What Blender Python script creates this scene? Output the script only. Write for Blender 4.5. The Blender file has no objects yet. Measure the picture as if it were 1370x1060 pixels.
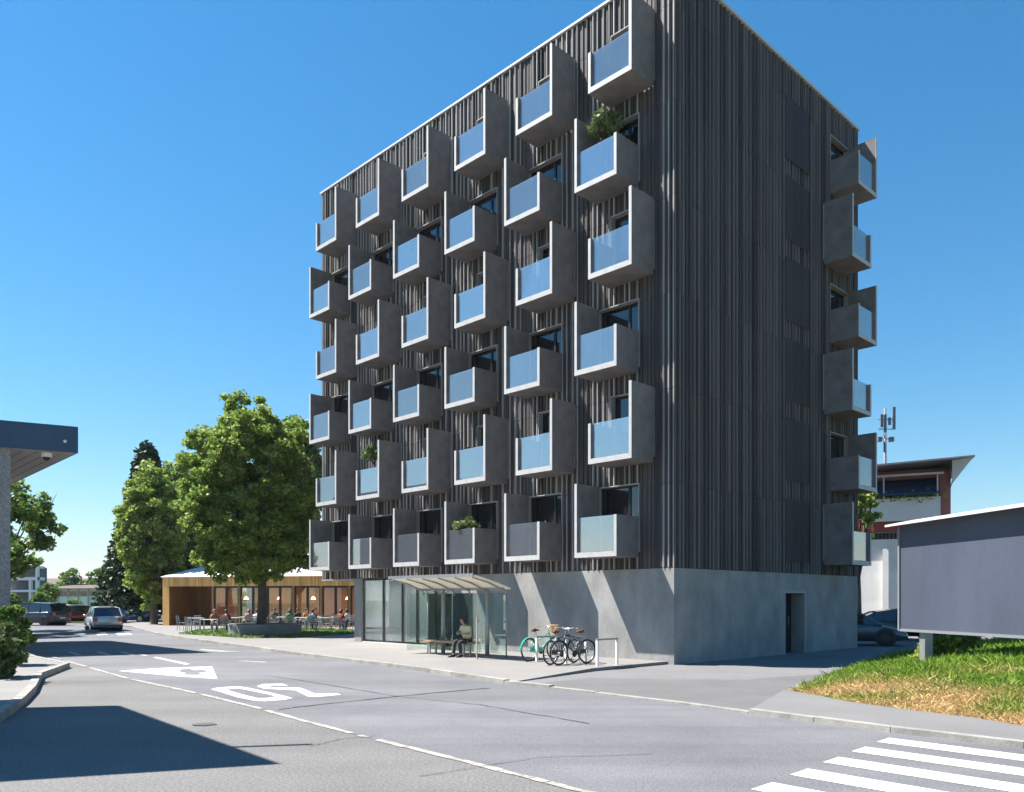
import bpy, math, random
import numpy as np
from mathutils import Vector, Matrix
from mathutils.geometry import tessellate_polygon
R = math.radians
random.seed(7); rng = np.random.default_rng(7)
S = bpy.context.scene; COL = S.collection

# ---------------------------------------------------------------- camera, sky, sun
F, CX, HY, EYE = 1104.5, 685.0, 804.0, 1.85          # focal length, centre column and horizon row in photo pixels
cd = bpy.data.cameras.new('camera'); cam = bpy.data.objects.new('camera', cd); COL.objects.link(cam)
cam.location = (0, 0, EYE); cam.rotation_euler = (R(90), 0, 0)
cd.sensor_fit = 'HORIZONTAL'; cd.sensor_width = 36; cd.lens = 36 * F / 1370
cd.shift_y = (HY - 530) / 1370; cd.clip_end = 9000; S.camera = cam
LD = Vector((1.707, -0.294, -2.67)).normalized()      # direction the sunlight travels
W = bpy.data.worlds.new('World'); S.world = W; W.use_nodes = True
wn = W.node_tree; bg = wn.nodes['Background']; sky = wn.nodes.new('ShaderNodeTexSky')
sky.sky_type = 'NISHITA'; sky.sun_disc = False
sky.sun_elevation = math.asin(-LD.z); sky.sun_rotation = math.atan2(-LD.x, -LD.y)
sky.altitude = 300; sky.air_density = 1.5; sky.dust_density = 0.0; sky.ozone_density = 10
hs = wn.nodes.new('ShaderNodeHueSaturation'); hs.inputs['Saturation'].default_value = 1.2; hs.inputs['Hue'].default_value = 0.491; hs.inputs['Value'].default_value = 0.94
wn.links.new(sky.outputs[0], hs.inputs['Color']); wn.links.new(hs.outputs[0], bg.inputs[0]); bg.inputs[1].default_value = 0.062
sd = bpy.data.lights.new('sun', 'SUN'); sun = bpy.data.objects.new('sun', sd); COL.objects.link(sun)
sd.energy = 5.0; sd.angle = R(0.5); sd.color = (1, 0.95, 0.89)
sun.rotation_euler = LD.to_track_quat('-Z', 'Y').to_euler(); sun.location = (-20, 0, 40)
S.view_settings.view_transform = 'Standard'; S.view_settings.look = 'None'
S.view_settings.exposure = 1.42; S.view_settings.gamma = 1
S.cycles.max_bounces = 8; S.cycles.transparent_max_bounces = 16

def G(px, py, z=0.0):                                 # where the view ray of a photo pixel meets height z
    D = (EYE - z) * F / (py - HY); return ((px - CX) / F * D, D)
def P(px, D): return (px - CX) / F * D                # world x of a photo column at distance D
def Z(py, D): return EYE + (HY - py) / F * D

# ---------------------------------------------------------------- materials
MATS = {}
def mat(name, col, rough=0.7, metal=0.0, noise=0.0, scale=5.0, bump=0.0, bscale=None, spec=0.5, streak=None,
        island=0.0, detail=6, col2=None, coat=0.0, fine=0.0, fscale=300, tracks=0.0):
    if name in MATS: return MATS[name]
    m = bpy.data.materials.new(name); m.use_nodes = True; n = m.node_tree.nodes; l = m.node_tree.links
    b = n['Principled BSDF']; b.inputs['Roughness'].default_value = rough; b.inputs['Metallic'].default_value = metal
    b.inputs['Specular IOR Level'].default_value = spec; b.inputs['Coat Weight'].default_value = coat
    b.inputs['Base Color'].default_value = (*col, 1)
    tc = n.new('ShaderNodeTexCoord'); src = tc.outputs['Object']
    if streak:
        mp = n.new('ShaderNodeMapping'); mp.inputs['Scale'].default_value = streak; l.new(src, mp.inputs[0]); nsrc = mp.outputs[0]
    else: nsrc = src
    out = None
    def mixc(a, bcol, fac, mode='MIX'):
        x = n.new('ShaderNodeMix'); x.data_type = 'RGBA'; x.blend_type = mode
        if isinstance(a, tuple): x.inputs[6].default_value = (*a, 1)
        else: l.new(a, x.inputs[6])
        if isinstance(bcol, tuple): x.inputs[7].default_value = (*bcol, 1)
        else: l.new(bcol, x.inputs[7])
        if isinstance(fac, float): x.inputs[0].default_value = fac
        else: l.new(fac, x.inputs[0])
        return x.outputs[2]
    if noise or col2:
        t = n.new('ShaderNodeTexNoise'); t.inputs['Scale'].default_value = scale; t.inputs['Detail'].default_value = detail
        t.inputs['Roughness'].default_value = 0.6
        l.new(nsrc, t.inputs['Vector'])
        rp = n.new('ShaderNodeValToRGB'); rp.color_ramp.elements[0].position = 0.32; rp.color_ramp.elements[1].position = 0.68
        lo = tuple(c * (1 - noise) for c in col); hi = col2 if col2 else tuple(min(1, c * (1 + noise)) for c in col)
        rp.color_ramp.elements[0].color = (*lo, 1); rp.color_ramp.elements[1].color = (*hi, 1)
        l.new(t.outputs[0], rp.inputs[0]); out = rp.outputs[0]
    if tracks:
        mp2 = n.new('ShaderNodeMapping'); mp2.inputs['Rotation'].default_value = (0, 0, 0.89); mp2.inputs['Scale'].default_value = (.07, 1.0, 1)
        mp2.vector_type = 'TEXTURE' if False else 'POINT'; l.new(src, mp2.inputs[0])
        t3 = n.new('ShaderNodeTexNoise'); t3.inputs['Scale'].default_value = .85; t3.inputs['Detail'].default_value = 5; l.new(mp2.outputs[0], t3.inputs['Vector'])
        r4 = n.new('ShaderNodeMapRange'); r4.inputs[1].default_value = 0.33; r4.inputs[2].default_value = 0.67; r4.inputs[3].default_value = 1 - tracks; r4.inputs[4].default_value = 1 + tracks; l.new(t3.outputs[0], r4.inputs[0])
        cc = n.new('ShaderNodeCombineColor'); [l.new(r4.outputs[0], cc.inputs[i]) for i in range(3)]
        out = mixc(out if out else col, cc.outputs[0], 1.0, 'MULTIPLY')
    if fine:
        t2 = n.new('ShaderNodeTexNoise'); t2.inputs['Scale'].default_value = fscale; t2.inputs['Detail'].default_value = 2
        l.new(src, t2.inputs['Vector'])
        r2 = n.new('ShaderNodeMapRange'); r2.inputs[1].default_value = 0.3; r2.inputs[2].default_value = 0.7
        r2.inputs[3].default_value = 1 - fine; r2.inputs[4].default_value = 1 + fine; l.new(t2.outputs[0], r2.inputs[0])
        cc = n.new('ShaderNodeCombineColor'); [l.new(r2.outputs[0], cc.inputs[i]) for i in range(3)]
        out = mixc(out if out else col, cc.outputs[0], 1.0, 'MULTIPLY')
    if island:
        g = n.new('ShaderNodeNewGeometry'); r3 = n.new('ShaderNodeMapRange')
        r3.inputs[3].default_value = 1 - island; r3.inputs[4].default_value = 1 + island
        l.new(g.outputs['Random Per Island'], r3.inputs[0])
        cc = n.new('ShaderNodeCombineColor'); [l.new(r3.outputs[0], cc.inputs[i]) for i in range(3)]
        out = mixc(out if out else col, cc.outputs[0], 1.0, 'MULTIPLY')
    if out: l.new(out, b.inputs['Base Color'])
    if bump:
        t = n.new('ShaderNodeTexNoise'); t.inputs['Scale'].default_value = bscale or scale * 8; t.inputs['Detail'].default_value = 4
        l.new(nsrc, t.inputs['Vector']); bp = n.new('ShaderNodeBump'); bp.inputs['Strength'].default_value = bump
        bp.inputs['Distance'].default_value = 0.02; l.new(t.outputs[0], bp.inputs['Height']); l.new(bp.outputs[0], b.inputs['Normal'])
    MATS[name] = m; return m
def glass(name, tint, refl=0.35, gl=(1, 1, 1), rough=0.0, milk=0.0):
    if name in MATS: return MATS[name]
    m = bpy.data.materials.new(name); m.use_nodes = True; n = m.node_tree.nodes; l = m.node_tree.links
    n.remove(n['Principled BSDF']); o = n['Material Output']
    t = n.new('ShaderNodeBsdfTransparent'); t.inputs[0].default_value = (*tint, 1)
    g = n.new('ShaderNodeBsdfGlossy'); g.inputs[0].default_value = (*gl, 1); g.inputs['Roughness'].default_value = rough
    lw = n.new('ShaderNodeLayerWeight'); lw.inputs[0].default_value = 0.25
    mr = n.new('ShaderNodeMapRange'); mr.inputs[3].default_value = refl; mr.inputs[4].default_value = 0.95
    if milk > .05:                                              # panes differ a little in how mirror-like and how dusty they are
        oi = n.new('ShaderNodeObjectInfo'); m3 = n.new('ShaderNodeMapRange'); m3.inputs[3].default_value = refl - .16; m3.inputs[4].default_value = refl + .12
        l.new(oi.outputs['Random'], m3.inputs[0]); l.new(m3.outputs[0], mr.inputs[3])
    l.new(lw.outputs['Fresnel'], mr.inputs[0])
    x = n.new('ShaderNodeMixShader'); l.new(mr.outputs[0], x.inputs[0]); l.new(t.outputs[0], x.inputs[1]); l.new(g.outputs[0], x.inputs[2])
    res = x.outputs[0]
    if milk:
        df = n.new('ShaderNodeBsdfDiffuse'); df.inputs[0].default_value = (.75, .82, .95, 1); y = n.new('ShaderNodeMixShader'); y.inputs[0].default_value = milk
        l.new(res, y.inputs[1]); l.new(df.outputs[0], y.inputs[2]); res = y.outputs[0]
    l.new(res, o.inputs[0]); MATS[name] = m; return m
def leafmat(name, c1, c2, trans=0.35, attr=None, rough=0.5):
    if name in MATS: return MATS[name]
    m = bpy.data.materials.new(name); m.use_nodes = True; n = m.node_tree.nodes; l = m.node_tree.links
    b = n['Principled BSDF']; o = n['Material Output']; b.inputs['Roughness'].default_value = rough
    b.inputs['Specular IOR Level'].default_value = 0.35
    if attr:
        a = n.new('ShaderNodeAttribute'); a.attribute_name = attr; c = a.outputs['Color']
    else:
        g = n.new('ShaderNodeNewGeometry'); rp = n.new('ShaderNodeValToRGB')
        rp.color_ramp.elements[0].color = (*c1, 1); rp.color_ramp.elements[1].color = (*c2, 1)
        l.new(g.outputs['Random Per Island'], rp.inputs[0]); c = rp.outputs[0]
    l.new(c, b.inputs['Base Color'])
    t = n.new('ShaderNodeBsdfTranslucent'); l.new(c, t.inputs[0])
    x = n.new('ShaderNodeMixShader'); x.inputs[0].default_value = trans
    l.new(b.outputs[0], x.inputs[1]); l.new(t.outputs[0], x.inputs[2]); l.new(x.outputs[0], o.inputs[0])
    MATS[name] = m; return m
def glow(name, col, st):
    m = bpy.data.materials.new(name); m.use_nodes = True; b = m.node_tree.nodes['Principled BSDF']
    b.inputs['Base Color'].default_value = (*col, 1); b.inputs['Emission Color'].default_value = (*col, 1)
    b.inputs['Emission Strength'].default_value = st; return m

M = dict(
  concrete=mat('balcony_concrete', (.175, .162, .160), .8, spec=.25, noise=.22, scale=2.2, bump=.25, bscale=30, fine=.10, fscale=60),
  edge=mat('pale_edge', (.43, .42, .405), .6, noise=.08, scale=6, fine=.05, fscale=60),
  clad=mat('cladding', (.078, .070, .068), .6, spec=.2, noise=.18, scale=1.5, streak=(1, 1, .12), island=.16),
  cladrib_shaded=mat('cladding_rib_shaded', (.17, .16, .158), .55, spec=.3, noise=.12, scale=1.5, streak=(1, 1, .12), island=.2),  # ribs of the shaded facade, shade mixed into the colour
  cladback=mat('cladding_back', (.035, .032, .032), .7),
  cladrib_sunlit=mat('cladding_rib_sunlit', (.40, .385, .37), .55, spec=.3, noise=.12, scale=1.5, streak=(1, 1, .12), island=.2),  # same ribs on the sunlit facade, sunlight painted in as a paler tone
  shutter=mat('shutter', (.060, .054, .057), .6, spec=.15, island=.15),
  plinth=mat('plinth_render', (.275, .27, .26), .85, spec=.2, noise=.22, scale=1.3, streak=(1, 1, .6), bump=.35, bscale=22, fine=.10, fscale=45),
  cap=mat('cap_metal', (.5, .49, .47), .6),
  rail=glass('balcony_glass', (.90, .94, .97), .38, (1, .93, .88), milk=.06),
  pane=mat('dark_pane', (.012, .013, .016), .04, spec=.8, coat=.6),
  frame=mat('black_frame', (.015, .015, .017), .4),
  lintel=mat('lintel', (.36, .34, .32), .7),
  shop=glass('shop_glass', (.93, .95, .93), .12, (.9, .95, .95), milk=.04),
  room=mat('room_wall', (.6, .59, .55), .8, noise=.05), 
  shelter_glass=glass('shelter_glass', (.87, .94, .91), .06, (.9, 1, .96)),
  steel=mat('painted_steel', (.32, .33, .33), .4, metal=.5, noise=.1, scale=8),
  white=mat('white_paint_metal', (.78, .78, .76), .45, noise=.05, scale=9),
  road=mat('asphalt_main', (.124, .124, .131), .85, noise=.17, scale=.32, streak=(1, 1, 1), bump=.5, bscale=70, fine=.28, fscale=38, detail=8, tracks=.16),
  road2=mat('asphalt_side', (.130, .126, .121), .88, noise=.14, scale=.4, bump=.6, bscale=60, fine=.34, fscale=30, detail=8, tracks=.12),
  drive=mat('asphalt_drive', (.150, .148, .146), .85, noise=.1, scale=.5, bump=.4, bscale=80, fine=.16, fscale=40, detail=8),
  drive2=mat('asphalt_patch', (.115, .113, .113), .85, noise=.1, scale=.6, bump=.4, bscale=80, fine=.18, fscale=40),
  pave=mat('pavement', (.195, .186, .175), .85, noise=.09, scale=.5, bump=.3, bscale=60, fine=.12, fscale=30, detail=8),
  kerb=mat('kerb_stone', (.25, .24, .215), .8, noise=.22, scale=3, bump=.3, bscale=30, island=.12, fine=.12, fscale=50),
  paint=mat('road_paint', (.62, .62, .61), .7, noise=.0, scale=3, col2=(.50, .50, .49), fine=.30, fscale=34, detail=10),
  wornpaint=mat('worn_paint', (.19, .18, .17), .8, scale=3.5, noise=.1, col2=(.46, .43, .37), fine=.25, fscale=22, detail=12),
  crack=mat('crack_tar', (.068, .068, .07), .8),
  ground=mat('ground_grass', (.06, .09, .03), .9, noise=.4, scale=.08, bump=.3, bscale=3),
  lawn=mat('lawn', (.05, .095, .022), .9, noise=.35, scale=1.2, fine=.3, fscale=18, bump=.6, bscale=20),
  bark=mat('bark', (.10, .08, .06), .9, noise=.4, scale=6, streak=(1, 1, .3), bump=.6, bscale=25),
  wood=mat('larch_cladding', (.74, .41, .13), .65, noise=.2, scale=3, streak=(1, 1, .1), island=.22),
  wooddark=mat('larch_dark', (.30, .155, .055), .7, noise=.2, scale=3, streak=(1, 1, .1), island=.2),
  bench=mat('bench_wood', (.42, .24, .13), .6, noise=.25, scale=12, island=.15),
  roofwhite=mat('roof_white', (.74, .72, .70), .6, noise=.05, scale=2),
  roofmetal=mat('roof_ribbed', (.30, .32, .36), .4, metal=.4, island=.15),
  rubber=mat('rubber', (.018, .018, .019), .7), chrome=mat('rim_metal', (.42, .42, .43), .35, metal=.8), darkrim=mat('dark_rim', (.05, .05, .055), .35, metal=.6),
  carglass=mat('car_glass', (.012, .016, .02), .06, spec=.8, coat=.4),
  red=mat('tail_red', (.42, .015, .012), .25, coat=.5), lamp=mat('headlamp', (.7, .72, .75), .15, coat=.5),
  plate=mat('number_plate', (.6, .6, .58), .5), black=mat('black_plastic', (.02, .02, .022), .5),
  wallgrey=mat('aggregate_wall', (.26, .255, .25), .9, noise=.25, scale=9, bump=.9, bscale=60, fine=.35, fscale=26),
  fascia=mat('blue_fascia', (.035, .07, .12), .4, metal=.3, noise=.12, scale=1.5),
  soffit=mat('soffit_board', (.30, .28, .27), .7, island=.08),
  hoard=mat('billboard_sheet', (.068, .079, .112), .5, noise=.13, scale=.7, streak=(1, 1, .25), fine=.05, fscale=14, metal=.1),
  hoardedge=mat('billboard_edge', (.2, .205, .22), .5),
  bwhite=mat('white_render', (.66, .65, .63), .85, noise=.1, scale=.8, fine=.05, fscale=12), bred=mat('dark_red_paint', (.26, .05, .04), .7),
  bpink=mat('pink_render', (.36, .13, .12), .8, noise=.1, scale=.8), awning=mat('awning_blue', (.03, .055, .12), .8),
  mastgrey=mat('mast_grey', (.13, .14, .16), .6), roofdark=mat('roof_dark', (.12, .125, .14), .6), rooftile=mat('roof_brown', (.11, .07, .06), .8, noise=.2, scale=.5),
  far=mat('far_wall', (.72, .72, .71), .8, noise=.06, scale=.1), hill=mat('hill', (.07, .11, .06), .95, noise=.3, scale=.004),
)
LEAF = leafmat('leaf_bright', (.08, .17, .02), (.38, .46, .10), .48)
LEAF2 = leafmat('leaf_mid', (.045, .11, .02), (.22, .31, .065), .4)
LEAFD = leafmat('leaf_dark', (.012, .035, .012), (.035, .07, .022), .15)
LEAFO = leafmat('leaf_olive', (.06, .10, .03), (.20, .26, .09), .25)

# ---------------------------------------------------------------- mesh helpers
class MB:
    def __init__(s): s.v = []; s.f = []; s.m = []; s.T = None; s.sm = []
    def add(s, vs, fs, mi=0, smooth=False):
        o = len(s.v)
        for p in vs: s.v.append(tuple(s.T @ Vector(p)) if s.T else tuple(p))
        for f in fs: s.f.append([i + o for i in f]); s.m.append(mi); s.sm.append(smooth)
        return s
    def box(s, x0, x1, y0, y1, z0, z1, mi=0):
        vs = [(x, y, z) for x in (x0, x1) for y in (y0, y1) for z in (z0, z1)]
        return s.add(vs, [(0, 1, 3, 2), (4, 6, 7, 5), (0, 4, 5, 1), (2, 3, 7, 6), (0, 2, 6, 4), (1, 5, 7, 3)], mi)
    def bar(s, a, b, w, h, up=(0, 0, 1), mi=0):       # rectangular bar from a to b
        a = Vector(a); b = Vector(b); d = (b - a).normalized(); r = d.cross(Vector(up))
        if r.length < 1e-4: r = d.cross(Vector((1, 0, 0)))
        r.normalize(); u = r.cross(d)
        vs = [p + r * (i * w / 2) + u * (j * h / 2) for p in (a, b) for i, j in ((-1, -1), (1, -1), (1, 1), (-1, 1))]
        return s.add(vs, [(0, 3, 2, 1), (4, 5, 6, 7), (0, 1, 5, 4), (1, 2, 6, 5), (2, 3, 7, 6), (3, 0, 4, 7)], mi)
    def tube(s, pts, r, n=8, mi=0, close=False, caps=True):
        pts = [Vector(p) for p in pts]; rr = r if isinstance(r, (list, tuple)) else [r] * len(pts)
        rings = []; k = len(pts); prev = None
        for i, p in enumerate(pts):
            if close: d = pts[(i + 1) % k] - pts[i - 1]
            else: d = pts[min(i + 1, k - 1)] - pts[max(i - 1, 0)]
            d.normalize()
            if prev is None:
                a = d.orthogonal().normalized()
            else:
                a = (prev - d * prev.dot(d)); a = a.normalized() if a.length > 1e-5 else d.orthogonal().normalized()
            prev = a; b = d.cross(a)
            rings.append([p + (a * math.cos(t) + b * math.sin(t)) * rr[i] for t in [2 * math.pi * j / n for j in range(n)]])
        vs = [q for g in rings for q in g]; fs = []
        for i in range(k if close else k - 1):
            i2 = (i + 1) % k
            for j in range(n): fs.append((i * n + j, i * n + (j + 1) % n, i2 * n + (j + 1) % n, i2 * n + j))
        if caps and not close: fs += [tuple(range(n))[::-1], tuple((k - 1) * n + j for j in range(n))]
        return s.add(vs, fs, mi, True)
    def prism(s, poly, z0, z1, mi=0, top=None):       # ccw polygon extruded upwards; z1 may be a list
        n = len(poly); z1s = z1 if isinstance(z1, (list, tuple)) else [z1] * n
        vs = [(p[0], p[1], z0) for p in poly] + [(p[0], p[1], z1s[i]) for i, p in enumerate(poly)]
        tri = tessellate_polygon([[Vector((p[0], p[1], 0)) for p in poly]])
        fs = []
        for t in tri:
            a, b, c = [Vector(poly[i]) for i in t]
            if (b - a).cross(c - a) < 0: t = t[::-1]
            fs.append(tuple(i + n for i in t)); fs.append(tuple(t[::-1]))
        for i in range(n): j = (i + 1) % n; fs.append((i, j, j + n, i + n))
        return s.add(vs, fs, mi)
    def sheet(s, loops, z, mi=0):
        L = [[Vector((p[0], p[1], 0)) for p in lp] for lp in loops]; flat = [p for lp in loops for p in lp]
        fs = []
        for t in tessellate_polygon(L):
            a, b, c = [Vector(flat[i][:2]) for i in t]; cr = (b - a).cross(c - a)
            if abs(cr) < 1e-9: continue
            fs.append(tuple(t) if cr > 0 else tuple(t[::-1]))
        return s.add([(p[0], p[1], p[2] if len(p) > 2 else z) for p in flat], fs, mi)
    def lathe(s, prof, c=(0, 0, 0), n=16, mi=0, axis='z'):
        vs = []; k = len(prof)
        for r, z in prof:
            for j in range(n):
                t = 2 * math.pi * j / n
                if axis == 'z': vs.append((c[0] + r * math.cos(t), c[1] + r * math.sin(t), c[2] + z))
                else: vs.append((c[0] + r * math.cos(t), c[1] + z, c[2] + r * math.sin(t)))
        fs = [(i * n + j, i * n + (j + 1) % n, (i + 1) * n + (j + 1) % n, (i + 1) * n + j) for i in range(k - 1) for j in range(n)]
        fs += [tuple(range(n))[::-1], tuple((k - 1) * n + j for j in range(n))]
        return s.add(vs, fs, mi, False)
    def ball(s, c, r, sc=(1, 1, 1), n=10, mi=0):
        vs = []; fs = []
        for i in range(n + 1):
            a = math.pi * i / n
            for j in range(n * 2):
                t = math.pi * j / n
                vs.append((c[0] + r * sc[0] * math.sin(a) * math.cos(t), c[1] + r * sc[1] * math.sin(a) * math.sin(t), c[2] + r * sc[2] * math.cos(a)))
        k = n * 2
        for i in range(n):
            for j in range(k): fs.append((i * k + j, (i + 1) * k + j, (i + 1) * k + (j + 1) % k, i * k + (j + 1) % k))
        return s.add(vs, fs, mi, True)
    def ribbon(s, pts, w0, w1, z0, z1, mi=0, gap=0.0, seg=None):   # blocks between left/right offsets of a plan polyline
        pts = [Vector(p[:2]) for p in pts]
        for i in range(len(pts) - 1):
            a, b = pts[i], pts[i + 1]; L = (b - a).length; k = max(1, int(L / seg)) if seg else 1
            d = (b - a) / L; nrm = Vector((-d.y, d.x))
            for j in range(k):
                p = a + d * (L * j / k + (gap / 2 if gap else 0)); q = a + d * (L * (j + 1) / k - (gap / 2 if gap else -0.01))
                zz = z1(((p + q) / 2)) if callable(z1) else z1
                zz += random.uniform(-.004, .004) if gap else 0
                s.prism([p + nrm * w0, p + nrm * w1, q + nrm * w1, q + nrm * w0][::-1] if w1 > w0 else [p + nrm * w0, q + nrm * w0, q + nrm * w1, p + nrm * w1][::-1], z0, zz, mi)
        return s
    def mesh(s, name, mats):
        me = bpy.data.meshes.new(name); me.from_pydata(s.v, [], s.f)
        for m in (mats if isinstance(mats, (list, tuple)) else [mats]): me.materials.append(M[m] if isinstance(m, str) else m)
        me.polygons.foreach_set('material_index', s.m); me.polygons.foreach_set('use_smooth', s.sm)
        me.update(); return me
    def build(s, name, mats, parent=None, loc=None, rz=None):
        return link(name, s.mesh(name, mats), parent, loc, rz)
def link(name, me, parent=None, loc=None, rz=None):
    o = bpy.data.objects.new(name, me); COL.objects.link(o)
    if parent: o.parent = parent
    if loc is not None: o.location = loc
    if rz is not None: o.rotation_euler = (0, 0, rz)
    return o
def thing(name, label, cat, loc=(0, 0, 0), rz=0, group=None):
    o = bpy.data.objects.new(name, None); COL.objects.link(o); o.location = loc; o.rotation_euler = (0, 0, rz)
    o.empty_display_size = .2; return tag(o, label, cat, group)
def tag(o, label=None, cat=None, group=None, kind=None):
    if label: o['label'] = label
    if cat: o['category'] = cat
    if group: o['group'] = group
    if kind: o['kind'] = kind
    return o
def struct(mb, name, m, label=None):
    o = mb.build(name, m); o['kind'] = 'structure'
    if label: o['label'] = label
    return o
def dup(o, loc=None, rz=None, label=None, parent=None):
    c = o.copy(); COL.objects.link(c)
    if parent is not None: c.parent = parent
    if loc is not None: c.location = loc
    if rz is not None: c.rotation_euler = (0, 0, rz)
    if label: c['label'] = label
    for ch in [q for q in o.children]: dup(ch, parent=c)
    return c
def leaves(name, pts, size, material, parent=None, up=0.3, cols=None, aspect=1.6):
    n = len(pts); a = rng.normal(size=(n, 3)); a[:, 2] *= .7; a /= np.linalg.norm(a, axis=1)[:, None]
    b = rng.normal(size=(n, 3)); b[:, 2] += up; b = np.cross(a, b); b /= np.linalg.norm(b, axis=1)[:, None] + 1e-9
    s = size * rng.uniform(.6, 1.3, n)[:, None]; a = a * s * aspect / 2; b = b * s / 2
    V = np.stack([pts - a, pts - b + a * .1, pts + a, pts + b + a * .1], 1).reshape(-1, 3)
    me = bpy.data.meshes.new(name); me.vertices.add(4 * n); me.vertices.foreach_set('co', V.ravel())
    me.loops.add(4 * n); me.loops.foreach_set('vertex_index', np.arange(4 * n, dtype=np.int32))
    me.polygons.add(n); me.polygons.foreach_set('loop_start', np.arange(0, 4 * n, 4, dtype=np.int32))
    me.polygons.foreach_set('loop_total', np.full(n, 4, np.int32)); me.materials.append(material); me.update(); me.validate()
    return link(name, me, parent)
def clumps(c, rad, k, cr, per, bottom=-1.0, shell=.55, squash=.75):
    out = []; c = np.array(c); rad = np.array(rad); i = 0
    while i < k:
        d = rng.normal(size=3); d /= np.linalg.norm(d)
        if d[2] < bottom: continue
        r = shell + (1 - shell) * rng.random() ** .6; ctr = c + d * rad * r * rng.uniform(.86, 1.05); i += 1
        q = rng.normal(size=(per, 3)); q /= np.linalg.norm(q, axis=1)[:, None]
        out.append(ctr + q * (cr * rng.uniform(.6, 1.25)) * (rng.random((per, 1)) ** .45) * np.array([1, 1, squash]))
    return np.concatenate(out)

# ---------------------------------------------------------------- ground, roads, pavements
C0 = (4.615, 23.49); ANG = math.atan2(.6965, .7176)           # tower corner and the turn of its plan
LX = Vector((math.cos(ANG), math.sin(ANG))); LY = Vector((-math.sin(ANG), math.cos(ANG)))
def LW(x, y): return Vector(C0) + LX * x + LY * y              # tower plan -> world
struct(MB().sheet([[(-6000, -300), (6000, -300), (6000, 7000), (-6000, 7000)]], -.08), 'ground', 'ground')
CL = [G(20, 870), G(68.6, 879.7), G(171.5, 909), G(274, 931), G(343, 948), G(400, 964), G(470, 982.5), G(633.6, 1023), G(779.6, 1060), (3.0, 5.8), (9, -.5), (18, -10)]
CL = [Vector(p) for p in CL]
struct(MB().sheet([[(-95, -16), (70, -16), (70, 92), (-95, 92)]], 0), 'side_road', 'road2')
K = [Vector(G(*p)) for p in [(176, 840.5), (208, 850), (252, 857.5), (312, 865.8), (376, 874.8), (400, 878.2), (470, 887), (546, 896.8), (674, 916.4), (735, 922.5), (794, 929.3), (900, 942), (1001, 956), (1191, 981.6), (1370, 1003)]] + [Vector((9.6, 6.2)), Vector((18, -4))]
struct(MB().sheet([[tuple(p) for p in CL[1:]] + [(18, -4)] + [tuple(p) for p in K[::-1]][1:] + [(-31, 62), (-36, 62)]], .004), 'road', 'road')
def kz(p):                                                     # kerb height drops at the driveway
    D = p.y
    if D > 18.6: return .105
    if D > 16.6: return .035 + .07 * (D - 16.6) / 2
    if D > 13.6: return .035
    return .085 if D < 12.9 else .035 + .05 * (13.6 - D) / .7
struct(MB().ribbon(K, 0, .16, -.05, kz, gap=.012, seg=1.0), 'kerb', 'kerb')
plat = [tuple(K[0])] + [tuple(p) for p in K[1:9]]
off = [(p[0] + .12, p[1] + .12) for p in plat]
poly = off + [(2.1, 21.35), tuple(LW(.3, .25)), tuple(LW(11, .8)), tuple(LW(11, 30)), (-6, 78), (-32, 78), (-29, 60)]
zz = [.098] * 8 + [.03] + [.098] * (len(poly) - 9)
struct(MB().prism(poly, -.06, zz), 'pavement', 'pave')
ed = [G(1001, 955.0), (5.35, 16.5), (6.9, 18.9), (9.1, 22.3), (12, 27), (16, 34), (40, 60), (14, 60)]
dr = [(K[8].x + .1, K[8].y + .14)] + [(p.x + .13, p.y + .1) for p in K[9:12]] + ed + [tuple(LW(12, .5)), tuple(LW(.3, .3)), (2.1, 21.35)]
struct(MB().sheet([dr], .012), 'driveway', 'drive')
pt = [G(700, 918.5), G(788, 908.5), G(900, 911), G(1000, 911), G(1080, 905), G(1120, 903), G(1085, 925), G(1008, 954.2), G(900, 940.5), G(794, 927.5)]
struct(MB().sheet([pt[::-1]], .018), 'driveway_patch', 'drive2')
MF = [(5.5, 16.3), (5.75, 15.3), G(1140, 946), G(1220, 957), G(1300, 967), G(1370, 979), (8.6, 9.0), (11, 5.5), (17, -1)]   # front foot of the bank
MBK = [(26, 2), (26, 30), (18.6, 33.5), (12.3, 26.9), (9.3, 22.3), (7.1, 18.9)]
sw = [(p.x + .1, p.y + .12) for p in K[12:16]] + [(18, -3.8)] + MF[::-1][:-1] + [(5.4, 16.4)]
struct(MB().prism(sw, -.06, .075), 'sidewalk', 'drive')
# left kerbed corner
LK = [Vector(p) for p in [(-7.2, 2), (-7.35, 9.5), G(3, 967), G(34, 943), G(48, 928), G(56.6, 909), (-12.1, 22.6), G(50, 885), G(27, 877), (-24, 28.8)]]
struct(MB().prism([tuple(p + Vector((-.13, -.03))) for p in LK] + [(-24, 48), (-48, 48), (-48, 2)], -.05, .135), 'left_pavement', 'pave')
struct(MB().ribbon(LK, 0, .15, -.05, .15, gap=.012, seg=1.0), 'left_kerb', 'kerb')
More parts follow.
